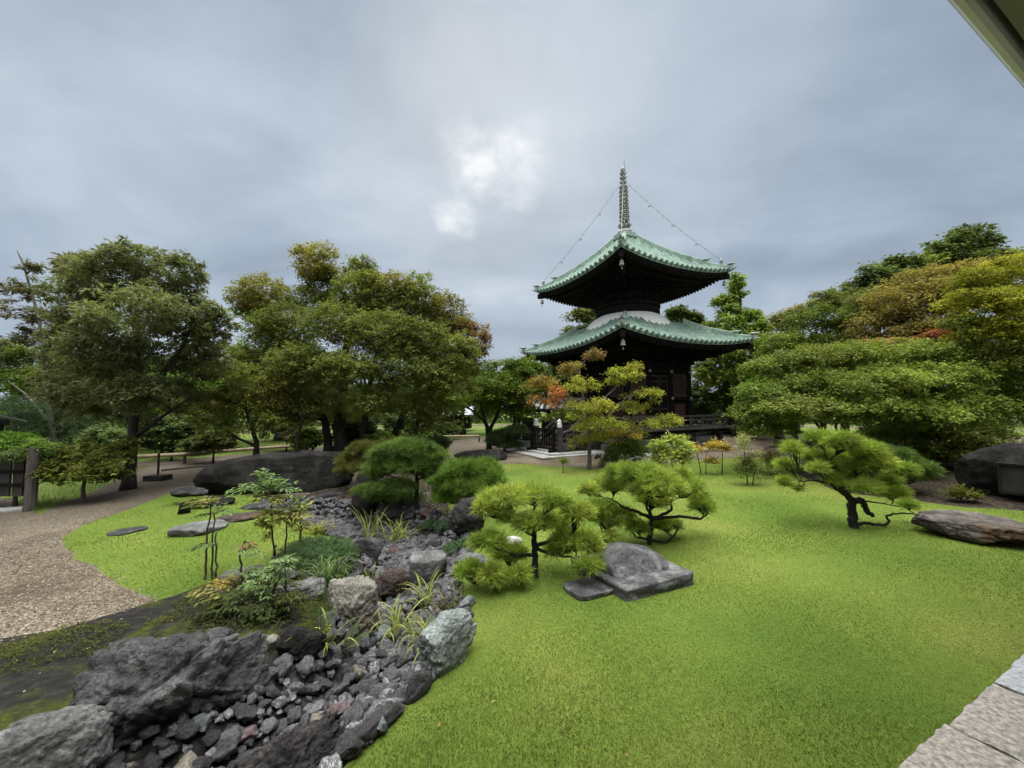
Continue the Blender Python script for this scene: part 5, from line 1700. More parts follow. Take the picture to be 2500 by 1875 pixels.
# maples to the side of the pagoda lawn
tree('spreading_maple', 'wide layered green maple with black crooked branches behind the leaning pine', 'tree', 9.6,
     [([(2140, 1165), (2080, 1110), (2060, 1085), (2000, 1070), (1930, 1045), (1870, 1030)], .10, .02), ([(2060, 1085), (2040, 1040), (2050, 1010)], .04, .015), ([(2020, 1072), (1990, 1030), (1980, 990)], .04, .015), ([(2110, 1140), (2180, 1050), (2250, 980), (2300, 930)], .08, .02)],
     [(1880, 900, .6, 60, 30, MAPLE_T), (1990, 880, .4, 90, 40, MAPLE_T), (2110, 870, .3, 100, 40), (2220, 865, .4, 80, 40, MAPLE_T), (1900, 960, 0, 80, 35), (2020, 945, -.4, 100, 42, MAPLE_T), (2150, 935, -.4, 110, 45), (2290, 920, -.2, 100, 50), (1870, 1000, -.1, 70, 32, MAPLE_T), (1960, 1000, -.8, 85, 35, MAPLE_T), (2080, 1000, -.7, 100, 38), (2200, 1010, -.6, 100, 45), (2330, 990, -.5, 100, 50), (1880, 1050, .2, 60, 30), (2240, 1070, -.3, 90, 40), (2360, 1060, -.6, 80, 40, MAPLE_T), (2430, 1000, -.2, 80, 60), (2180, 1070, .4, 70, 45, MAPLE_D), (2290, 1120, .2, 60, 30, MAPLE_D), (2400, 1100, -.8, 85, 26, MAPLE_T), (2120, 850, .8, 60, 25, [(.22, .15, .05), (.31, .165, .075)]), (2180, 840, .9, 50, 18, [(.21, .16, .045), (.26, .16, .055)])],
     50000, MAPLE, 'maple', .065, .55, thresh=-.5, droop=.4, dens_in=.3, twigs=9)
tree('golden_maple', 'tall yellow-green maple at the edge of the picture above the black monument stone', 'tree', 9.2,
     [([(2560, 1130), (2540, 1000), (2500, 880), (2450, 780)], .14, .04), ([(2520, 930), (2420, 850)], .05, .02)],
     [(2400, 690, 0, 65, 45, MAPLE_Y), (2460, 660, .2, 70, 40, MAPLE_Y), (2380, 740, -.2, 70, 45, MAPLE_Y), (2460, 750, -.4, 80, 50, MAPLE_Y), (2340, 790, 0, 55, 28, MAPLE_T), (2430, 820, -.3, 80, 45, MAPLE_Y), (2340, 860, .2, 70, 40, MAPLE_T), (2500, 860, -.5, 70, 60, MAPLE_T), (2440, 890, .2, 70, 40, MAPLE_T), (2560, 760, 0, 80, 120, MAPLE_Y), (2540, 930, -.4, 80, 70, MAPLE_T)],
     19000, MAPLE_Y, 'maple', .065, .55, thresh=-.5, droop=.45, dens_in=.45)
tree('brown_tinged_maple', 'bronze-brown tinted maple behind the yellow-green one, above a red sprig', 'tree', 12.8,
     [([(2250, 1110), (2260, 980), (2270, 850), (2280, 760)], .15, .04)],
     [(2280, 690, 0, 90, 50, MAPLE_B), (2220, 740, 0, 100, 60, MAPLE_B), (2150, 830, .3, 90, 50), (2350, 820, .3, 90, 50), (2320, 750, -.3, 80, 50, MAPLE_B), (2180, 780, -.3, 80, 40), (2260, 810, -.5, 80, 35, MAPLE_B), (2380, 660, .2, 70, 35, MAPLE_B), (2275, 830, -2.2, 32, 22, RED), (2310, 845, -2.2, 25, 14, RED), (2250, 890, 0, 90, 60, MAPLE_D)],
     17000, MAPLE_B, 'maple', .085, .55, thresh=-.5, droop=.45)
tree('olive_maple', 'olive-green maple sloping down towards the tall light tree beyond the spreading maple', 'tree', 14.5,
     [([(2060, 1095), (2065, 980), (2070, 880), (2080, 790)], .15, .04)],
     [(2080, 745, 0, 80, 50, OLIVE), (2010, 785, 0, 80, 45, MAPLE_D), (1900, 850, .2, 60, 40, MAPLE), (2110, 800, -.3, 80, 40, MAPLE), (1970, 840, 0, 70, 35, MAPLE), (2060, 850, -.4, 80, 40, MAPLE_D), (1930, 890, .2, 60, 40, MAPLE_D), (2150, 750, .2, 60, 45, OLIVE), (2020, 730, .3, 40, 25, OLIVE), (1990, 920, 0, 90, 50, MAPLE_D), (2130, 900, 0, 90, 60, MAPLE_D)],
     18000, MAPLE, 'maple', .10, .5, thresh=-.5, droop=.45)
tree('airy_maple', 'thin airy tree with bare pinkish twigs against the sky beyond the olive maple', 'tree', 17.0,
     [([(1940, 1080), (1945, 950), (1950, 830), (1955, 760)], .10, .03), ([(1950, 830), (1985, 760), (1975, 720)], .03, .012)],
     [(1905, 780, 0, 35, 24), (1940, 765, 0, 30, 20), (1930, 810, .2, 40, 28), (1970, 725, 0, 22, 10), (1985, 745, 0, 26, 14), (1960, 850, .2, 40, 30)],
     2600, [(.17, .16, .07), (.24, .21, .10), (.27, .22, .13)], 'maple', .12, .4, thresh=-.2, bark='bark_grey', dens_in=.6)
tree('camphor_tree', 'deep green tree whose rounded top rises highest above the maples', 'tree', 19.0,
     [([(2340, 1080), (2345, 900), (2350, 700), (2350, 620)], .22, .06), ([(2345, 760), (2290, 670), (2280, 640)], .1, .04)],
     [(2365, 580, 0, 55, 28), (2320, 610, 0, 55, 32), (2400, 610, 0, 50, 28), (2440, 640, 0, 50, 30, OLIVE), (2350, 650, 0, 80, 35), (2270, 640, 0, 40, 22, OLIVE), (2480, 650, .3, 60, 35, OLIVE), (2300, 690, .3, 80, 40), (2420, 700, .3, 90, 50)],
     11000, [(.07, .10, .032), (.10, .135, .042), (.14, .17, .055)], 'broad', .2, .5, thresh=-.45)
tree('evergreen_oak', 'blackish green oak with sky showing through, between the olive and bronze maples', 'tree', 18.0,
     [([(2140, 1085), (2140, 900), (2145, 760), (2150, 700)], .2, .06)],
     [(2150, 670, 0, 60, 35), (2200, 650, 0, 50, 25), (2110, 700, 0, 50, 35), (2170, 710, 0, 70, 40), (2230, 690, .2, 50, 35), (2130, 760, 0, 60, 40), (2060, 740, .2, 40, 24, OLIVE)],
     9500, [(.06, .085, .028), (.085, .115, .036), (.12, .15, .046)], 'broad', .19, .5, thresh=-.35)
# far side of the gravel path and the park behind
tree('slender_ash', 'slender half-bare tree with pale stems beyond the hedge at the picture edge', 'tree', 12.5,
     [([(150, 1130), (120, 1000), (110, 880), (90, 760), (55, 640), (40, 610)], .08, .012), ([(130, 1040), (60, 960), (20, 930)], .04, .015), ([(112, 900), (150, 800), (165, 720)], .03, .01)],
     [(40, 620, 0, 12, 8), (70, 660, 0, 22, 14), (100, 650, 0, 24, 14), (25, 700, 0, 34, 18), (70, 720, 0, 40, 24), (20, 760, 0, 40, 24), (90, 770, .2, 45, 30), (-10, 830, 0, 30, 14), (70, 820, .2, 50, 30)],
     3000, [(.10, .105, .05), (.14, .13, .075), (.17, .145, .09)], 'broad', .12, .42, thresh=-.15, bark='bark_grey', dens_in=.6)
tree('layered_maple', 'mid-green layered maple seen past the slender half-bare tree', 'tree', 14.5,
     [([(40, 1120), (35, 1000), (20, 920)], .1, .03), ([(120, 1110), (150, 1000), (120, 900)], .06, .02)],
     [(20, 860, 0, 70, 35, GREEN_L), (90, 880, 0, 80, 35), (150, 920, 0, 70, 35), (30, 930, -.2, 80, 35, GREEN), (-40, 900, 0, 60, 60), (110, 970, .2, 80, 30)],
     8500, [(.07, .10, .02), (.11, .14, .028), (.15, .18, .04)], 'maple', .095, .5, thresh=-.5)
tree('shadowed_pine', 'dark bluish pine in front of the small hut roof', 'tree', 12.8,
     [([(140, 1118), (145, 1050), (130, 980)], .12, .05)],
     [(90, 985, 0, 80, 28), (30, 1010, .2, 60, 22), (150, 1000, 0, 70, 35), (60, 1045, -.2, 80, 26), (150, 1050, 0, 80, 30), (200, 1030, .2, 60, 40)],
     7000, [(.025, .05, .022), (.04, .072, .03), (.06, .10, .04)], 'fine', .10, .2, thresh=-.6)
tree('small_camellia', 'low round leafy shrub on a single short stem beside the gravel path', 'shrub', 7.6,
     [([(203, 1222), (205, 1180), (208, 1150)], .035, .02)],
     [(205, 1145, -.2, 85, 28), (140, 1125, 0, 50, 22), (270, 1125, 0, 50, 24), (210, 1105, .2, 80, 28), (160, 1150, -.1, 50, 22), (255, 1155, -.1, 55, 22), (300, 1090, .3, 40, 22), (190, 1165, -.3, 40, 12)],
     5200, [(.06, .08, .014), (.095, .115, .02), (.17, .18, .035)], 'broad', .075, .5, thresh=-.35, dens_in=.45, bark='bark_grey')
# rows of park trees beyond the rails
spec = [
    ('leaning park tree with a mottled trunk on the far grass, nearest the marker post', 470, 1100, 17.0, 130, 90, GREEN, 5500, (488, 1060)),
    ('twin-stemmed park tree on the bright far grass behind the twisted leafy tree', 550, 1098, 17.5, 120, 90, MAPLE_D, 5500, (556, 1050)),
    ('shaded park tree behind the trunk of the big chestnut', 375, 1105, 18.0, 120, 90, GREEN_D, 5500, (372, 1050)),
    ('dark park tree far behind the big chestnut beside the hedge', 165, 1120, 17.5, 130, 90, GREEN_D, 5500, (165, 1050)),
    ('dense park tree directly behind the black stems of the largest tree', 870, 1085, 21.0, 140, 110, GREEN_D, 6000, (872, 1030)),
    ('straight-stemmed park tree behind the gap between the largest tree and the young maple', 1070, 1074, 24.0, 110, 90, GREEN, 5000, (1070, 1020)),
    ('far park tree with two dark stems behind the young maple', 1128, 1070, 26.0, 110, 80, GREEN_D, 5000, (1128, 1020)),
    ('flat-crowned park pine behind the stone tablets', 1345, 1064, 25.0, 95, 60, GREEN_D, 4200, (1340, 1010)),
    ('leafy park tree behind the tiled shelter, close to the pagoda stairs', 1395, 1062, 28.0, 110, 80, GREEN, 4500, (1390, 1010)),
    ('far park tree between the two big leafy crowns', 680, 1090, 22.0, 130, 100, MAPLE_D, 5000, (676, 1040)),
    ('bushy park tree in the dark gap behind the spreading maple', 2010, 1085, 16.5, 130, 80, GREEN, 5500, (2010, 1030)),
    ('deep green tree standing behind the black monument stone', 2330, 1120, 12.5, 170, 120, GREEN_D, 6500, (2330, 1050)),
    ('green park tree just behind the end of the pagoda veranda', 1905, 1072, 19.5, 90, 60, GREEN, 4200, (1905, 1030)),
]
for lab, bx, by, Y, rx, ry, col, n, top in spec:
    s = random.Random(bx)
    cy = by - ry - 60
    lo = []
    for i in range(9):
        lo.append((bx + s.uniform(-1, 1) * rx * .8, cy + s.uniform(-.75, .8) * ry, s.uniform(-1, 1), rx * s.uniform(.38, .6), ry * s.uniform(.3, .45)))
    tree('park_tree', lab, 'tree', Y, [([(bx, by), top, (top[0] + s.uniform(-15, 15), cy)], .14 * Y / 20 + .05, .05)], lo, n, col, 'broad', .011 * Y, .5, 'park trees beyond the rails', thresh=-.55, dens_in=.5, bark='bark_brown')
# understorey bushes along the far edge
bush = [(420, 1040, 13.5, 75, 34, GREEN_D, 'dark leafy bush behind the marker post'), (520, 1075, 12.8, 70, 24, [(.05, .065, .016), (.09, .105, .025)], 'low olive bush in front of the long log rail'), (760, 1070, 12.6, 60, 28, MAPLE_D, 'olive bush between the stems of the twisted leafy tree and the largest tree'), (255, 1060, 11.5, 60, 34, GREEN_D, 'dark bush between the round leafy shrub and the chestnut trunk'), (700, 1020, 16.5, 80, 40, GREEN_D, 'deep green bush beyond the rail behind the twisted leafy tree'), (980, 1030, 17.5, 80, 36, GREEN_D, 'deep green bush beyond the black stems of the largest tree'), (990, 1060, 20, 60, 22, GREEN, 'low green bush on the far grass between the dark stems and the log rail'), (1080, 1055, 21, 40, 18, GREEN_D, 'small dark bush at the log rail beside the young maple'),
        (450, 1085, 15.5, 60, 28, [(.07, .10, .02), (.12, .15, .03)], 'thin twiggy bush at the end of the long log rail'), (300, 1080, 14.5, 70, 40, GREEN_D, 'dark bush behind the trunk of the big chestnut'),
        (960, 1075, 12.0, 60, 22, MAPLE_D, 'green undergrowth bush round the foot of the largest tree'), (1060, 1085, 12.6, 40, 18, GREEN_D, 'dark leafy bush in front of the log rail by the largest tree'),
        (1750, 1045, 24, 50, 25, GREEN_D, 'dark bush behind the veranda posts of the pagoda'), (1925, 1095, 14.0, 40, 22, GREEN_D, 'dark bush with glossy leaves by the veranda end'),
        (2210, 1150, 8.6, 60, 30, GREEN_D, 'shaded bush under the spreading maple beside the monument stone'), (870, 1060, 12.6, 60, 40, [(.02, .032, .01), (.035, .05, .015)], 'ivy-dark bush wrapped about the black stems of the largest tree'),
        (2060, 1120, 9.2, 60, 26, GREEN, 'green shrub in the shade behind the leaning pine')]
for bx, by, Y, rx, ry, col, lab in bush:
    g = D(bx, by + ry, Y)
    tree('bush', lab, 'bush', Y, [([(bx, by + ry), (bx + 4, by + ry * .3), (bx, by)], .03, .015)],
         [(bx + random.uniform(-.6, .6) * rx, by + random.uniform(-.4, .5) * ry, random.uniform(-.4, .4), rx * .5, ry * .55) for _ in range(6)], 2600, col, 'broad', .010 * Y, .55, 'bushes under the trees', thresh=-.7, twigs=3)
def hedge():
    post, d, hi = LF
    lo = []
    t = tree('hedge', 'bright green leafy hedge spilling over the top of the board fence', 'hedge', post.y + .2,
         [([(40, 1190), (40, 1130), (45, 1095)], .03, .015)],
         [(90, 1090, 0, 42, 24, GREEN), (40, 1078, .05, 50, 26), (-15, 1080, 0, 50, 30), (60, 1100, -.1, 50, 18, GREEN_D), (-70, 1085, 0, 50, 30), (0, 1105, -.1, 60, 16, GREEN_D)], 6500, [(.06, .13, .015), (.10, .19, .02), (.15, .25, .03)], 'fine', .05, .4, thresh=-.9, dens_in=.5)
hedge()
def far_wood():
    """the park's far wood: one mass of foliage behind everything"""
    Ps, Cs = [], []
    N = 34000
    az = rng.uniform(R(-76), R(76), N)
    r = rng.uniform(44, 62, N)
    hmax = 5.5 + 2.2 * np.sin(az * 9) + 1.5 * np.sin(az * 23 + 1)
    z = rng.random(N) ** .8 * hmax
    P = np.stack([np.sin(az) * r, np.cos(az) * r, z + .2], 1)
    A = rng.normal(size=(N, 3)) + np.array([0, 0, -.3])
    Nn = rng.normal(size=(N, 3)) * .5 + np.array([0, 0, 1])
    L = rng.uniform(.5, 1.0, N)
    v, f = leaf_geo(P, A, Nn, L, L * .6)
    c = pick([(.03, .05, .02), (.05, .075, .025), (.08, .105, .035)], N, P * .2, 2)
    tag(mesh_np('far_wood', v, [f], M['leaf'], None, np.repeat(c, 4, 0)), kind='stuff')
far_wood()

# ------------------------------------------------------------------ clipped pines
def Z1(l): return [(1050 + a / 2.949, 1050 + b / 2.949, c / 2.949, d / 2.949) for a, b, c, d in l]
def Z1p(l): return [(1050 + a / 2.949, 1050 + b / 2.949) for a, b in l]
def Z3(l): return [(1800 + a / 3.16, 1000 + b / 3.16, c / 3.16, d / 3.16) for a, b, c, d in l]
def Z3p(l): return [(1800 + a / 3.16, 1000 + b / 3.16) for a, b in l]
pine('garden_pine', 'broad bright pine with open twisted branches just behind the domed foundation stone', 4.95,
     Z1p([(1585, 855), (1580, 770), (1590, 690), (1600, 630)]),
     [(Z1p([(1600, 640), (1500, 590), (1400, 560), (1310, 500)]), .026, .010), (Z1p([(1600, 640), (1700, 600), (1740, 570), (1730, 520)]), .024, .010), (Z1p([(1600, 640), (1800, 620), (1950, 640), (2000, 600), (1960, 540)]), .022, .008), (Z1p([(1585, 790), (1700, 805), (1760, 760), (1790, 700), (1750, 690)]), .018, .008), (Z1p([(1580, 790), (1480, 770), (1450, 730)]), .016, .008), (Z1p([(1583, 835), (1480, 862), (1340, 850), (1260, 808), (1240, 760)]), .020, .010), (Z1p([(1600, 630), (1560, 560), (1570, 480)]), .024, .010)],
     Z1([(1480, 320, 220, 80), (1330, 400, 150, 80), (1150, 440, 90, 55), (1620, 420, 220, 100), (1860, 420, 130, 70), (1960, 560, 95, 65), (1600, 520, 130, 65), (1290, 640, 160, 80), (1230, 570, 110, 60), (1300, 770, 55, 36), (1500, 710, 100, 52), (1690, 690, 130, 56), (1800, 340, 80, 60), (1930, 470, 80, 50), (1400, 620, 90, 50)]),
     430, PINEC, .105, 50, r0=.038)
pine('garden_pine', 'nearest bright pine, low and wide with drooping boughs beside the stream stones', 4.0,
     Z1p([(765, 1068), (755, 940), (752, 820), (750, 720), (730, 620)]),
     [(Z1p([(752, 760), (640, 700), (580, 640)]), .022, .010), (Z1p([(752, 830), (860, 800), (1000, 790)]), .022, .010), (Z1p([(756, 900), (620, 900), (540, 870), (430, 850)]), .020, .010), (Z1p([(757, 960), (640, 1040), (520, 1090), (380, 1160)]), .018, .008), (Z1p([(755, 850), (900, 900), (1050, 920)]), .018, .008)],
     Z1([(560, 490, 200, 75), (760, 465, 180, 65), (420, 570, 110, 80), (900, 520, 120, 70), (1070, 600, 120, 75), (560, 640, 75, 48), (760, 680, 160, 75), (930, 670, 110, 70), (1050, 800, 180, 75), (930, 870, 120, 55), (1170, 850, 90, 55), (420, 820, 140, 70), (560, 900, 140, 60), (290, 1030, 110, 80), (450, 1060, 110, 70), (640, 1040, 90, 55), (1140, 980, 110, 48)]),
     430, PINEC, .10, 50, r0=.036)
pine('garden_pine', 'leaning pine with a bare zigzag lower branch near the flat banded rock', 5.4,
     Z3p([(900, 955), (892, 880), (885, 780), (880, 700), (840, 650), (750, 585), (640, 480)]),
     [(Z3p([(880, 705), (960, 700), (990, 760), (1010, 800), (1055, 812)]), .042, .028), (Z3p([(905, 890), (980, 873), (1060, 885), (1140, 890), (1172, 862), (1150, 822), (1210, 802), (1300, 800), (1370, 806)]), .024, .008), (Z3p([(840, 650), (760, 500), (700, 400)]), .03, .012), (Z3p([(960, 700), (1100, 720), (1250, 750)]), .012, .006), (Z3p([(850, 655), (900, 560), (1000, 480)]), .028, .012), (Z3p([(750, 585), (600, 545), (500, 555)]), .016, .006)],
     Z3([(430, 310, 75, 60), (640, 220, 110, 55), (820, 260, 140, 80), (620, 370, 120, 60), (800, 370, 130, 70), (1000, 330, 130, 75), (920, 440, 110, 55), (1100, 420, 120, 65), (1270, 470, 105, 55), (370, 430, 85, 45), (620, 460, 85, 45), (760, 550, 100, 50), (1000, 600, 115, 55), (1190, 640, 130, 55), (1310, 740, 75, 40), (365, 570, 55, 40), (470, 610, 45, 28), (900, 530, 75, 45), (1180, 560, 90, 45)]),
     430, PINEC, .12, 50, r0=.058)
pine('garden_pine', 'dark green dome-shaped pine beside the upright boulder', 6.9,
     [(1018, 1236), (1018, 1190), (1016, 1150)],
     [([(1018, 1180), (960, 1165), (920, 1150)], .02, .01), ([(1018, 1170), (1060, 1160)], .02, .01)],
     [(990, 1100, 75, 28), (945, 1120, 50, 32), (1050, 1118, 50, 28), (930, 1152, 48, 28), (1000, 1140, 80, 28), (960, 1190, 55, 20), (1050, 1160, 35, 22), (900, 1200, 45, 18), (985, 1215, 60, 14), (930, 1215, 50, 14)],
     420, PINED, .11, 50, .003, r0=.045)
pine('garden_pine', 'light green rounded pine on the lawn between the dark dome pine and the nearest pine', 6.4,
     [(1155, 1250), (1152, 1210), (1150, 1185)],
     [([(1152, 1200), (1110, 1190), (1085, 1180)], .018, .008), ([(1152, 1195), (1190, 1185)], .018, .008)],
     [(1130, 1148, 55, 25), (1180, 1150, 50, 28), (1090, 1180, 45, 32), (1150, 1185, 65, 30), (1212, 1172, 28, 26), (1085, 1215, 38, 22), (1120, 1220, 50, 18)],
     330, [(.085, .165, .025), (.125, .21, .032), (.18, .26, .045)], .11, 50, .003, r0=.04)
pine('garden_pine', 'dull brownish pine crouching at the end of the whale-backed boulder', 8.3,
     [(900, 1185), (895, 1150), (890, 1120)],
     [([(895, 1150), (860, 1135)], .02, .01)],
     [(890, 1105, 48, 26), (850, 1130, 32, 20), (935, 1098, 40, 22), (890, 1140, 55, 20), (840, 1150, 28, 12)],
     230, PINEB, .11, 46, .0035, r0=.05)
pine('garden_pine', 'deep green pine tucked behind the leaning pine under the maple', 7.2,
     [(2200, 1215), (2200, 1170), (2195, 1140)],
     [([(2200, 1170), (2150, 1130)], .02, .01)],
     [(2190, 1120, 45, 26), (2240, 1142, 40, 20), (2130, 1100, 40, 20), (2270, 1150, 22, 16), (2160, 1145, 45, 18), (2230, 1165, 40, 14)],
     250, PINED, .12, 46, .0035, r0=.05)
pine('garden_pine', 'grey-green pine bush at the foot of the young maple by the low dark rock', 15.0,
     [(1232, 1100), (1232, 1080), (1232, 1068)],
     [([(1232, 1085), (1210, 1078)], .03, .02)],
     [(1232, 1070, 42, 22), (1262, 1058, 32, 20), (1208, 1080, 24, 16), (1240, 1088, 40, 12)],
     200, [(.03, .05, .02), (.05, .075, .028), (.07, .10, .035)], .2, 40, .007, r0=.06)

# ------------------------------------------------------------------ small plants
def nandina(label, Y, canes, sprays, n, cols, size=.05, name='nandina_shrub', red=None):
    b0 = canes[0][0]
    if Y is None: Y = GT(b0[0], b0[1]).y
    base = D(b0[0], b0[1], Y)
    gz = ht(base.x, base.y)
    t = thing(name, label, 'shrub', (base.x, base.y, gz))
    tips = []
    for pl in canes:
        pts = [D(x, y, Y) for x, y in pl]
        if pl[0][1] >= b0[1] - 60: pts[0].z = ht(pts[0].x, pts[0].y) - .03
        d = []
        for i in range(len(pts) - 1):
            for j in range(4):
                p = pts[i].lerp(pts[i + 1], j / 4)
                if j: p = p + Vector((random.uniform(-1, 1), random.uniform(-1, 1), 0)) * .012
                d.append(p)
        d.append(pts[-1])
        m = MB(); m.tube(d, [.013 - .007 * i / len(d) for i in range(len(d))], 6)
        m.build('cane', M['bark_brown'], t, world=True)
        tips += d[2:]
    P, A, Nn, L, W, Cc = [], [], [], [], [], []
    st = MB()
    tot = sum(s[2] * s[3] for s in sprays)
    for sp in sprays:
        c = D(sp[0], sp[1], Y + (sp[5] if len(sp) > 5 else 0))
        s2 = Y / FPX
        rx, rz = sp[2] * s2, sp[3] * s2
        org = min(tips, key=lambda q: (q - c).length)
        k = max(3, int(n * sp[2] * sp[3] / tot / 16))
        lc = sp[4] if len(sp) > 4 and sp[4] else cols
        for _ in range(k):
            an = random.uniform(0, 6.28)
            e = Vector(c) + Vector((math.cos(an) * rx * random.uniform(.4, 1), math.sin(an) * rx * random.uniform(.3, .9), random.uniform(-.8, .9) * rz))
            pts = limb_pts(org, e, .04, 5, .16)
            st.tube(pts, [.004, .0035, .003, .0025, .002, .0015], 4, False)
            col = pick(lc, 1, None, 0, .1)[0]
            for j in range(2, 6):
                for sgn in (-1, 1):
                    for q in range(2):
                        p = pts[j] + (pts[j] - pts[j - 1]) * random.uniform(-.5, .3)
                        ax = (pts[j] - pts[j - 1]).normalized()
                        sd = ax.cross(Vector((0, 0, 1))).normalized() * sgn
                        P.append(p + sd * .03 * q); A.append(ax * random.uniform(.3, .9) + sd * random.uniform(.5, 1) + Vector((0, 0, random.uniform(-.45, .05))))
                        Nn.append((random.gauss(0, .2), random.gauss(0, .2), 1))
                        l = size * random.uniform(.7, 1.25)
                        L.append(l); W.append(l * random.uniform(.3, .42)); Cc.append(col * random.uniform(.8, 1.2))
            for q in range(2):
                P.append(pts[5]); A.append((pts[5] - pts[4]).normalized() + Vector((random.gauss(0, .3), random.gauss(0, .3), 0))); Nn.append((0, 0, 1)); L.append(size); W.append(size * .36); Cc.append(col)
    st.build('stalk', M['bark_brown'], t, world=True)
    v, f = leaf_geo(np.array(P), np.array(A), np.array(Nn), np.array(L), np.array(W))
    mesh_np('leaves', v, [f], M['leaf'], t, np.repeat(np.clip(np.array(Cc), 0, .9), 4, 0))
    return t
NAND = [(.10, .17, .05), (.15, .23, .075), (.22, .30, .13)]
NANDY = [(.17, .20, .04), (.26, .27, .06), (.33, .30, .10)]
nandina('tall nandina with a flat tuft of pale green leaves, in front of the whale-backed boulder', 4.35,
        [[(672, 1400), (668, 1330), (665, 1260), (660, 1205)], [(690, 1390), (698, 1320), (700, 1270)], [(655, 1420), (662, 1380), (675, 1330)]],
        [(640, 1185, 60, 20), (600, 1195, 45, 16), (690, 1185, 45, 16), (655, 1160, 28, 12), (660, 1215, 55, 18, NANDY), (700, 1240, 55, 30, NANDY), (740, 1225, 25, 16), (670, 1265, 50, 25, NANDY), (650, 1290, 30, 20, NANDY)],
        1500, NAND, .062)
nandina('thin nandina of bare upright canes with a small leafy top, above the mossy bank', 4.0,
        [[(500, 1455), (502, 1380), (505, 1310), (515, 1240)], [(515, 1450), (516, 1390), (518, 1320), (522, 1255)], [(528, 1440), (526, 1370), (528, 1300)]],
        [(500, 1225, 40, 12, NANDY), (540, 1245, 32, 10), (490, 1260, 26, 8), (505, 1330, 24, 10), (475, 1240, 20, 8)],
        420, NAND, .05)
nandina('yellowing nandina seedling on a crooked dark stem, behind the craggy rock', 3.55,
        [[(588, 1500), (592, 1440), (588, 1390), (585, 1345), (600, 1320)], [(575, 1495), (580, 1450), (590, 1420)]],
        [(605, 1330, 26, 8, [(.24, .13, .07), (.2, .18, .05)]), (620, 1350, 24, 10), (545, 1410, 38, 12, [(.28, .24, .05), (.36, .25, .06)]), (610, 1400, 40, 16)],
        420, NAND, .048)
nandina('low thicket of nandina seedlings with fine leaves between the craggy rock and the tan rock', 3.3,
        [[(640, 1540), (642, 1470), (638, 1420)], [(665, 1545), (668, 1470), (670, 1410), (680, 1350)], [(700, 1535), (700, 1460), (695, 1400)], [(560, 1520), (562, 1460)]],
        [(640, 1430, 50, 16), (680, 1400, 45, 18), (700, 1365, 30, 16), (600, 1460, 55, 18, [(.06, .08, .02), (.1, .13, .03)]), (660, 1470, 70, 22, [(.06, .085, .02), (.10, .13, .03)]), (710, 1450, 40, 18, [(.07, .09, .02), (.12, .14, .03)]), (560, 1470, 40, 14, [(.06, .08, .02), (.12, .14, .03)]), (500, 1450, 30, 14, NANDY)],
        1700, NAND, .045)
nandina('small nandina with pale yellow-green foliage at the corner of the small lawn', 4.9,
        [[(735, 1310), (732, 1270), (730, 1245)]], [(735, 1265, 32, 14, NANDY), (715, 1285, 28, 14, NANDY), (755, 1285, 22, 10, NANDY)], 360, NANDY, .05)
# lone shrubs by the pagoda
def shrub(label, Y, stems, pads, n, cols, size, name='shrub', wid=.4):
    return tree(name, label, 'shrub', Y, [(s, .014, .006) for s in stems], pads, n, cols, 'broad', size, wid, None, thresh=-.9, dens_in=.6, twigs=3, bark='bark_brown', droop=-.2)
shrub('upright shrub with pale yellow-green oval leaves on the lawn behind the bright pine', None,
      [[(1645, 1165), (1640, 1130), (1650, 1085)], [(1632, 1160), (1610, 1125), (1600, 1095)], [(1655, 1160), (1672, 1120), (1675, 1095)]],
      [(1655, 1080, 0, 22, 12), (1612, 1095, 0, 24, 12), (1672, 1095, 0, 20, 14), (1640, 1110, 0, 30, 14), (1605, 1120, 0, 18, 10), (1670, 1120, 0, 16, 12)], 460, PALE, .13, wid=.36)
shrub('small golden maple sapling cluster with thin bare stems by the pagoda platform', None,
      [[(1762, 1158), (1764, 1110), (1762, 1090)], [(1712, 1152), (1705, 1120), (1702, 1105)], [(1722, 1150), (1724, 1110)]],
      [(1750, 1088, 0, 24, 8), (1772, 1095, 0, 14, 9), (1735, 1092, 0, 14, 6), (1702, 1098, 0, 12, 6), (1735, 1126, 0, 14, 3)], 520, [(.32, .25, .03), (.40, .28, .04), (.42, .34, .08)], .07)
shrub('wispy shrub with tiny pale leaves on the lawn near the veranda end', None,
      [[(1825, 1185), (1822, 1140), (1815, 1080)], [(1835, 1180), (1845, 1140)]],
      [(1818, 1085, 0, 22, 22), (1830, 1125, 0, 30, 22), (1845, 1150, 0, 28, 16), (1815, 1150, 0, 20, 14)], 900, [(.10, .12, .03), (.17, .19, .06), (.3, .3, .14)], .06)
shrub('second wispy shrub with yellowish leaves, left of the leaning pine'.replace('left of', 'between the veranda end and'), None,
      [[(1880, 1160), (1885, 1130), (1880, 1100)]], [(1875, 1115, 0, 24, 14), (1890, 1130, 0, 20, 10)], 380, [(.12, .13, .03), (.2, .2, .06), (.3, .28, .1)], .06)
shrub('thin dark sapling with a few leaves on the lawn below the orange-tinged maple', None,
      [[(1375, 1155), (1374, 1128)]], [(1376, 1128, 0, 8, 8)], 40, GREEN_L, .06)
shrub('yellow-green low shrub at the foot of the black monument stone', None,
      [[(2345, 1225), (2345, 1210)]], [(2335, 1205, 0, 30, 8), (2360, 1212, 0, 25, 6)], 420, [(.08, .09, .015), (.14, .14, .02)], .06)

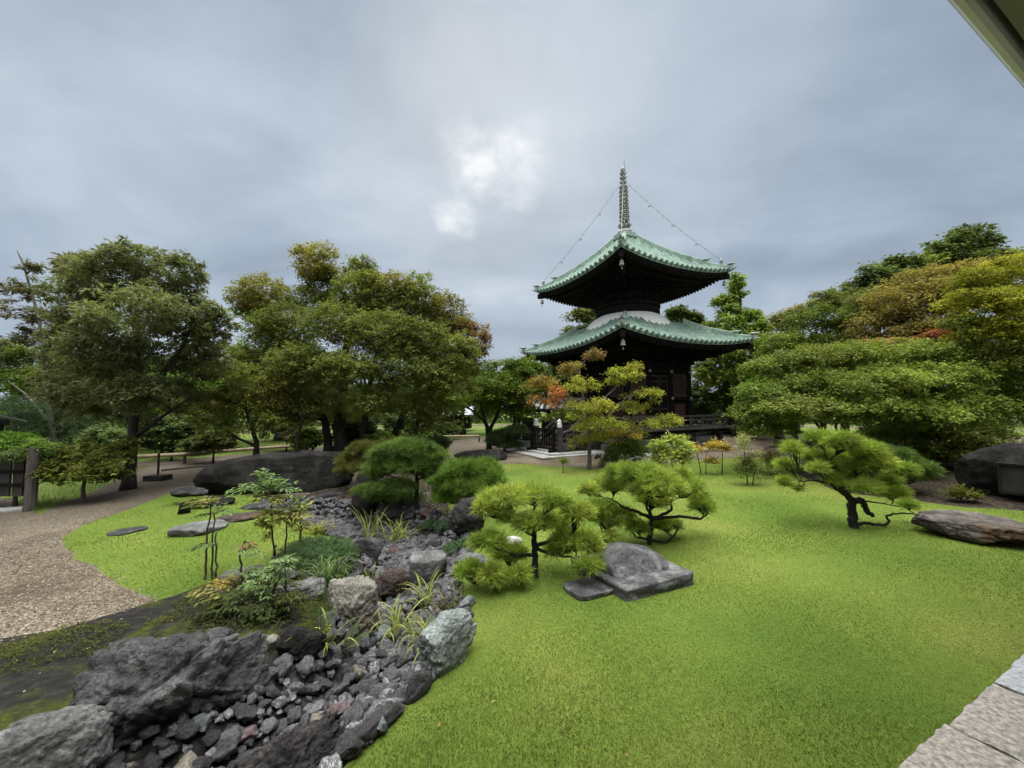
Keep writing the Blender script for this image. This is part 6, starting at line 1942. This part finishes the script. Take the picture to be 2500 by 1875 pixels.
nandina('dark fine-leaved nandina thicket on the bank between the yellowing seedling and the craggy rock', 3.25,
        [[(600, 1530), (600, 1490), (596, 1460)], [(545, 1525), (540, 1490)], [(650, 1560), (655, 1520)]],
        [(590, 1480, 50, 16), (540, 1490, 40, 14), (650, 1505, 50, 18), (700, 1500, 36, 18), (620, 1520, 50, 12), (490, 1490, 34, 10)],
        1300, [(.035, .05, .014), (.055, .075, .02), (.085, .105, .03)], .04)
def clump(px, py, label, n, spread, Lr, w, cols, name='grass_clump', arch=1.0, tilt=(.15, .9), cat='grass clump'):
    p = GT(px, py)
    z = p.z
    V, F, Cc = blades(n, (p.x, p.y, z), spread, Lr, w, cols, arch, 7, tilt)
    o = mesh_np(name, V, [F], M['blade'], None, Cc, loc=(p.x, p.y, z))
    return tag(o, label, cat)
YG = [(.13, .18, .03), (.22, .26, .05), (.36, .38, .11)]
clump(970, 1560, 'large clump of yellow-striped strap grass in the middle of the stream, before the rusty rock', 22, .05, (.30, .58), .0115, YG, arch=1.5, tilt=(.1, .9))
clump(1050, 1490, 'second clump of yellow-striped strap grass leaning over the stream below the stump-like block', 24, .05, (.30, .58), .011, YG, arch=1.2, tilt=(.05, .7))
clump(905, 1320, 'pale iris-like grass clump in the upper stream, the more upright one', 24, .06, (.35, .72), .015, [(.10, .15, .05), (.18, .23, .07), (.26, .28, .08)], arch=.6, tilt=(.05, .55))
clump(970, 1325, 'wide yellowish grass clump in the upper stream beside the iris-like one', 40, .08, (.3, .62), .013, [(.18, .22, .04), (.28, .30, .06)], arch=1.0, tilt=(.15, .85))
clump(805, 1425, 'dark green mondo grass tuft growing on the bank rocks', 120, .06, (.22, .42), .009, [(.05, .10, .03), (.09, .15, .045), (.16, .20, .06)], arch=1.6, tilt=(.05, .9))
clump(775, 1305, 'small yellow-green grass tuft at the edge of the small lawn', 60, .05, (.18, .34), .009, [(.20, .22, .03), (.30, .29, .05)], arch=1.4)
clump(1040, 1585, 'arching yellow-green sedge tucked against the green-grey rock', 90, .05, (.2, .42), .008, [(.10, .15, .03), (.20, .23, .05), (.3, .3, .1)], arch=1.7, tilt=(.1, .9))
clump(1100, 1500, 'thin reddish-tipped sedge at the lawn edge under the nearest pine', 40, .07, (.2, .42), .007, [(.12, .15, .04), (.24, .22, .08), (.26, .15, .08)], arch=1.0)
clump(800, 1585, 'few yellow grass blades sprouting beside the ferns', 10, .03, (.25, .4), .012, YG, arch=1.2)
clump(895, 1415, 'short bright grass tuft between stones behind the tan rock', 26, .05, (.12, .24), .008, [(.14, .18, .03), (.2, .24, .05)], arch=1.0)

def fern(px, py, label, fronds):
    p = GT(px, py)
    t = thing('fern', label, 'fern', p)
    for an, tl, L in fronds:
        d = Vector((math.cos(an), math.sin(an), 0))
        pts = []
        q = Vector(p)
        for j in range(15):
            u = j / 14
            a = tl + .55 * u * u
            pts.append(q.copy())
            q = q + (d * math.sin(a) + Vector((0, 0, 1)) * math.cos(a)) * L / 14
        m = MB(); m.tube(pts, [.004 - .0002 * j for j in range(15)], 5)
        P, A, Nn, Ls, W = [], [], [], [], []
        for j in range(5, 32):
            u = j / 32
            f = u * 14; i = min(13, int(f))
            pp = pts[i].lerp(pts[i + 1], f - i)
            ax = (pts[i + 1] - pts[i]).normalized()
            sd = d.cross(Vector((0, 0, 1))).normalized() if abs(ax.z) < .95 else d.cross(Vector((0, 0, 1))).normalized()
            l = .085 * math.sin(min(1, (u + .05) * 1.15) * math.pi) ** .7 * L / .5 + .008
            for s in (-1, 1):
                P.append(pp); A.append(sd * s + ax * .35); Nn.append(ax.cross(sd) + Vector((0, 0, .2))); Ls.append(l); W.append(.0085)
        m.build('frond_stalk', M['bark_brown'], t, world=True)
        v, f = leaf_geo(np.array(P), np.array([list(a) for a in A]), np.array([list(a) for a in Nn]), np.array(Ls), np.array(W), .05)
        c = pick([(.05, .08, .02), (.075, .11, .03), (.11, .14, .04)], len(P), None, 0, .15)
        mesh_np('frond', v, [f], M['leaf'], t, np.repeat(c, 4, 0))
fern(783, 1580, 'dark ladder-leaved fern standing up beside the tan rock', [(R(120), .12, .5), (R(150), .25, .42), (R(60), .35, .36), (R(-40), .8, .3)])
fern(835, 1590, 'smaller arching fern spreading over the stream stones below the tan rock', [(R(20), 1.0, .28), (R(-30), .95, .24), (R(60), .7, .26)])

def creeper(label, Y, pads, n, cols):
    b = pads[0]
    g = GT(b[0], b[1] + b[3])
    t = thing('creeping_juniper', label, 'ground cover plant', g)
    Ps, As, Ns, Ls, Cs = [], [], [], [], []
    tot = sum(p[2] * p[3] for p in pads)
    m = MB()
    for pd in pads:
        c = GT(pd[0], pd[1] + pd[3] * .5)
        s2 = c.y / FPX
        rx, rz = pd[2] * s2, max(.10, pd[3] * s2 * .8)
        k = int(n * pd[2] * pd[3] / tot / 10)
        u = rsphere(k); u[:, 2] = np.abs(u[:, 2])
        S = np.array(c)[None] + u * np.array([rx, rx * .8, rz]) * rng.uniform(.7, 1.08, k)[:, None]
        ax = unit(u * np.array([1, 1, .3]) + .5 * rng.normal(size=(k, 3)) + np.array([0, 0, .45]))
        so = np.repeat(np.arange(k), 10)
        q = rng.random(len(so))
        Ps.append(S[so] + ax[so] * (q * .09 - .05)[:, None]); As.append(ax[so] + .7 * rng.normal(size=(len(so), 3))); Ns.append(rsphere(len(so))); Ls.append(rng.uniform(.02, .042, len(so)))
        Cs.append(pick(cols, len(so), Ps[-1] * 2, 1, .2))
        for e in S[::6]:
            m.tube(limb_pts(Vector(c) + Vector((0, 0, -.05)), Vector(e), .05, 3, .02), [.006, .005, .004, .002], 4, False)
    m.build('stem', M['bark_brown'], t, world=True)
    P = np.concatenate(Ps); L = np.concatenate(Ls)
    v, f = leaf_geo(P, np.concatenate(As), np.concatenate(Ns), L, L * .32)
    mesh_np('foliage', v, [f], M['leaf'], t, np.repeat(np.concatenate(Cs), 4, 0))
JUN = [(.065, .12, .055), (.10, .165, .075), (.16, .22, .10)]
creeper('broad mat of blue-green creeping juniper between the small lawn and the stream', 4.6, [(765, 1330, 62, 24), (720, 1350, 45, 26), (810, 1330, 50, 22), (845, 1345, 30, 26), (760, 1360, 60, 24), (700, 1375, 35, 18)], 16000, JUN)
creeper('patch of dark blue-green juniper at the foot of the peaked lava rock', 5.4, [(1070, 1275, 36, 20), (1095, 1285, 22, 16), (1045, 1285, 24, 14)], 5200, [(.045, .09, .045), (.07, .12, .06), (.10, .15, .07)])
creeper('small blue-green juniper sprig under the nearest pine beside the smooth grey boulder', 4.6, [(1110, 1340, 30, 18), (1095, 1360, 22, 16), (1135, 1330, 26, 14)], 4200, JUN)
def creepers_on_bank():
    """low leafy cover on the mossy bank"""
    lo, hi = MOSS.min(0), MOSS.max(0)
    cand = rng.uniform(lo, hi, (60000, 2))
    cand = cand[inside(cand, MOSS) & (cand[:, 1] > .8)]
    nz = vnoise(np.column_stack([cand, np.zeros(len(cand))]), 3.2, 1.3) + .4 * vnoise(np.column_stack([cand, np.zeros(len(cand))]), 9, 5)
    tgt = G(620, 1500)
    bias = .9 * np.exp(-((cand[:, 0] - tgt.x) ** 2 + (cand[:, 1] - tgt.y) ** 2) / .9)
    k = nz + bias > .40
    cand = cand[k][:20000]
    n = len(cand)
    P = np.column_stack([cand, hts(cand) + rng.uniform(.0, .035, n)])
    A = np.column_stack([rng.normal(size=(n, 2)), rng.uniform(-.1, .6, n)])
    N_ = np.column_stack([rng.normal(size=(n, 2)) * .4, np.ones(n)])
    L = rng.uniform(.012, .028, n)
    v, f = leaf_geo(P, A, N_, L, L * .55)
    c = pick([(.035, .046, .008), (.07, .082, .012), (.13, .13, .02)], n, P * 4, 0, .25)
    tag(mesh_np('moss_leaves', v, [f], M['leaf'], None, np.repeat(c, 4, 0)), kind='stuff')
    # fallen leaves scattered over bank and path
creepers_on_bank()
def fallen():
    spots = [(95, 1650), (130, 1600), (160, 1605), (300, 1515), (255, 1545), (470, 1420), (420, 1520), (365, 1500), (210, 1590), (60, 1690), (330, 1700), (420, 1150), (412, 1142), (470, 1155), (640, 1700), (900, 1650), (1870, 1318), (1640, 1380), (1250, 1285), (700, 1560)]
    P = np.array([list(GT(x, y) + Vector((0, 0, .012))) for x, y in spots])
    q = np.column_stack([rng.uniform(-3.5, 7, 170), rng.uniform(1.8, 9, 170)]); q = q[inside(q, LAWN) | inside(q, ISLAND) | inside(q, MOSS)]
    P = np.vstack([P, np.column_stack([q, hts(q) + .018])])
    n = len(P)
    A = np.column_stack([rng.normal(size=(n, 2)), rng.uniform(-.05, .2, n)])
    N_ = np.column_stack([rng.normal(size=(n, 2)) * .3, np.ones(n)])
    L = np.where(np.arange(n) < len(spots), rng.uniform(.018, .036, n), rng.uniform(.012, .03, n))
    v, f = leaf_geo(P, A, N_, L, L * .6)
    cc = pick([(.20, .17, .06), (.34, .30, .14)], n)
    cc[len(spots):] = pick([(.16, .10, .05), (.30, .20, .07), (.34, .30, .10)], n - len(spots))
    tag(mesh_np('fallen_leaves', v, [f], M['leaf'], None, np.repeat(cc, 4, 0)), kind='stuff')
fallen()

# ------------------------------------------------------------------ grass blades
def grass(name, poly, rmin, rmax, n, cols, Lr=(.022, .05), excl=()):
    r = np.exp(rng.uniform(np.log(rmin), np.log(rmax), n))
    a = rng.uniform(R(-62), R(62), n)
    Q = np.column_stack([np.sin(a) * r, np.cos(a) * r])
    Q = Q[inside(Q + rng.normal(size=Q.shape) * .028, poly)]
    n = len(Q)
    r = np.hypot(Q[:, 0], Q[:, 1])
    z = hts(Q)
    P = np.column_stack([Q, z - .004])
    sc = np.clip(r / 3.2, 1, 2.6)
    L = rng.uniform(*Lr, n) * (1 + .35 * vnoise(P, 2.0, 4)) * np.clip(r / 5, 1, 1.25)
    w = .0018 * sc * rng.uniform(.7, 1.4, n)
    an = rng.random(n) * 2 * np.pi
    lean = rng.uniform(.1, 1.05, n)
    d = np.stack([np.cos(an), np.sin(an), 0 * an], 1)
    s = np.stack([-np.sin(an + .4), np.cos(an + .4), 0 * an], 1)
    up = np.array([0, 0, 1.0])
    mid = P + (up * np.cos(lean * .5)[:, None] + d * np.sin(lean * .5)[:, None]) * (L * .55)[:, None]
    tip = mid + (up * np.cos(lean * 1.3)[:, None] + d * np.sin(lean * 1.3)[:, None]) * (L * .5)[:, None]
    W = w[:, None]
    V = np.stack([P - s * W * .5, P + s * W * .5, mid + s * W * .42, tip, mid - s * W * .42], 1).reshape(-1, 3)
    c = pick(cols, n, P * 1.0, 2.2, .10) * (1 + .14 * vnoise(P, 3.4, 1.1) + .10 * vnoise(P, 9.5, 3.1))[:, None]
    c = np.clip(c, .01, .9)
    dry = rng.random(n) < .05
    c[dry] = np.array([.30, .27, .10]) * rng.uniform(.7, 1.2, (dry.sum(), 1))
    tag(mesh_np(name, V, [np.arange(n * 5).reshape(n, 5)], M['blade'], None, np.repeat(c, 5, 0)), kind='stuff')
LAWNC = [(.092, .152, .021), (.124, .182, .027), (.160, .204, .037), (.20, .225, .052)]
grass('lawn_grass', LAWN, 1.0, 13.5, 520000, LAWNC, (.010, .024))
grass('island_grass', ISLAND, 2.5, 9.5, 190000, [(.11, .15, .024), (.15, .178, .034), (.205, .21, .055)], (.010, .026))
grass('verge_grass', FENCEGRASS, 6, 14, 60000, LAWNC, (.05, .11))
grass('meadow_grass', FAR, 12, 34, 90000, [(.085, .15, .017), (.125, .18, .024), (.17, .21, .04)], (.05, .14))

def loose_gravel():
    """loose stones lying over the path and spilling on to the turf edge"""
    r = np.exp(rng.uniform(np.log(2.2), np.log(8.5), 26000)); a = rng.uniform(R(-62), R(-8), 26000)
    Q = np.column_stack([np.sin(a) * r, np.cos(a) * r])
    jit = Q + rng.normal(size=Q.shape) * .06
    Q = Q[~(inside(jit, ISLAND) | inside(jit, MOSS) | inside(jit, STREAM) | inside(jit, FENCEGRASS) | inside(jit, LAWN))][:16000]
    n = len(Q)
    z = hts(Q)
    base = np.array([[1, 0, 0], [0, 1, 0], [-1, 0, 0], [0, -1, 0], [0, 0, .75], [0, 0, -.5]], float)
    F0 = np.array([[0, 1, 4], [1, 2, 4], [2, 3, 4], [3, 0, 4], [1, 0, 5], [2, 1, 5], [3, 2, 5], [0, 3, 5]])
    an = rng.random(n) * 6.28
    sz = rng.uniform(.004, .009, n) * np.clip(np.hypot(Q[:, 0], Q[:, 1]) / 3.5, 1, 1.8)
    b = base[None] * (sz[:, None] * rng.uniform(.7, 1.3, (n, 6)))[:, :, None]
    x = b[:, :, 0] * np.cos(an)[:, None] - b[:, :, 1] * np.sin(an)[:, None]
    y = b[:, :, 0] * np.sin(an)[:, None] + b[:, :, 1] * np.cos(an)[:, None]
    V = np.stack([x + Q[:, 0:1], y + Q[:, 1:2], b[:, :, 2] + z[:, None] + .003], 2).reshape(-1, 3)
    F = (F0[None] + 6 * np.arange(n)[:, None, None]).reshape(-1, 3)
    c = pick([(.10, .082, .062), (.19, .16, .125), (.27, .23, .185), (.38, .34, .285)], n, None, 0, .1)
    tag(mesh_np('loose_gravel', V, [F], M['blade'], None, np.repeat(c, 6, 0)), kind='stuff')
loose_gravel()
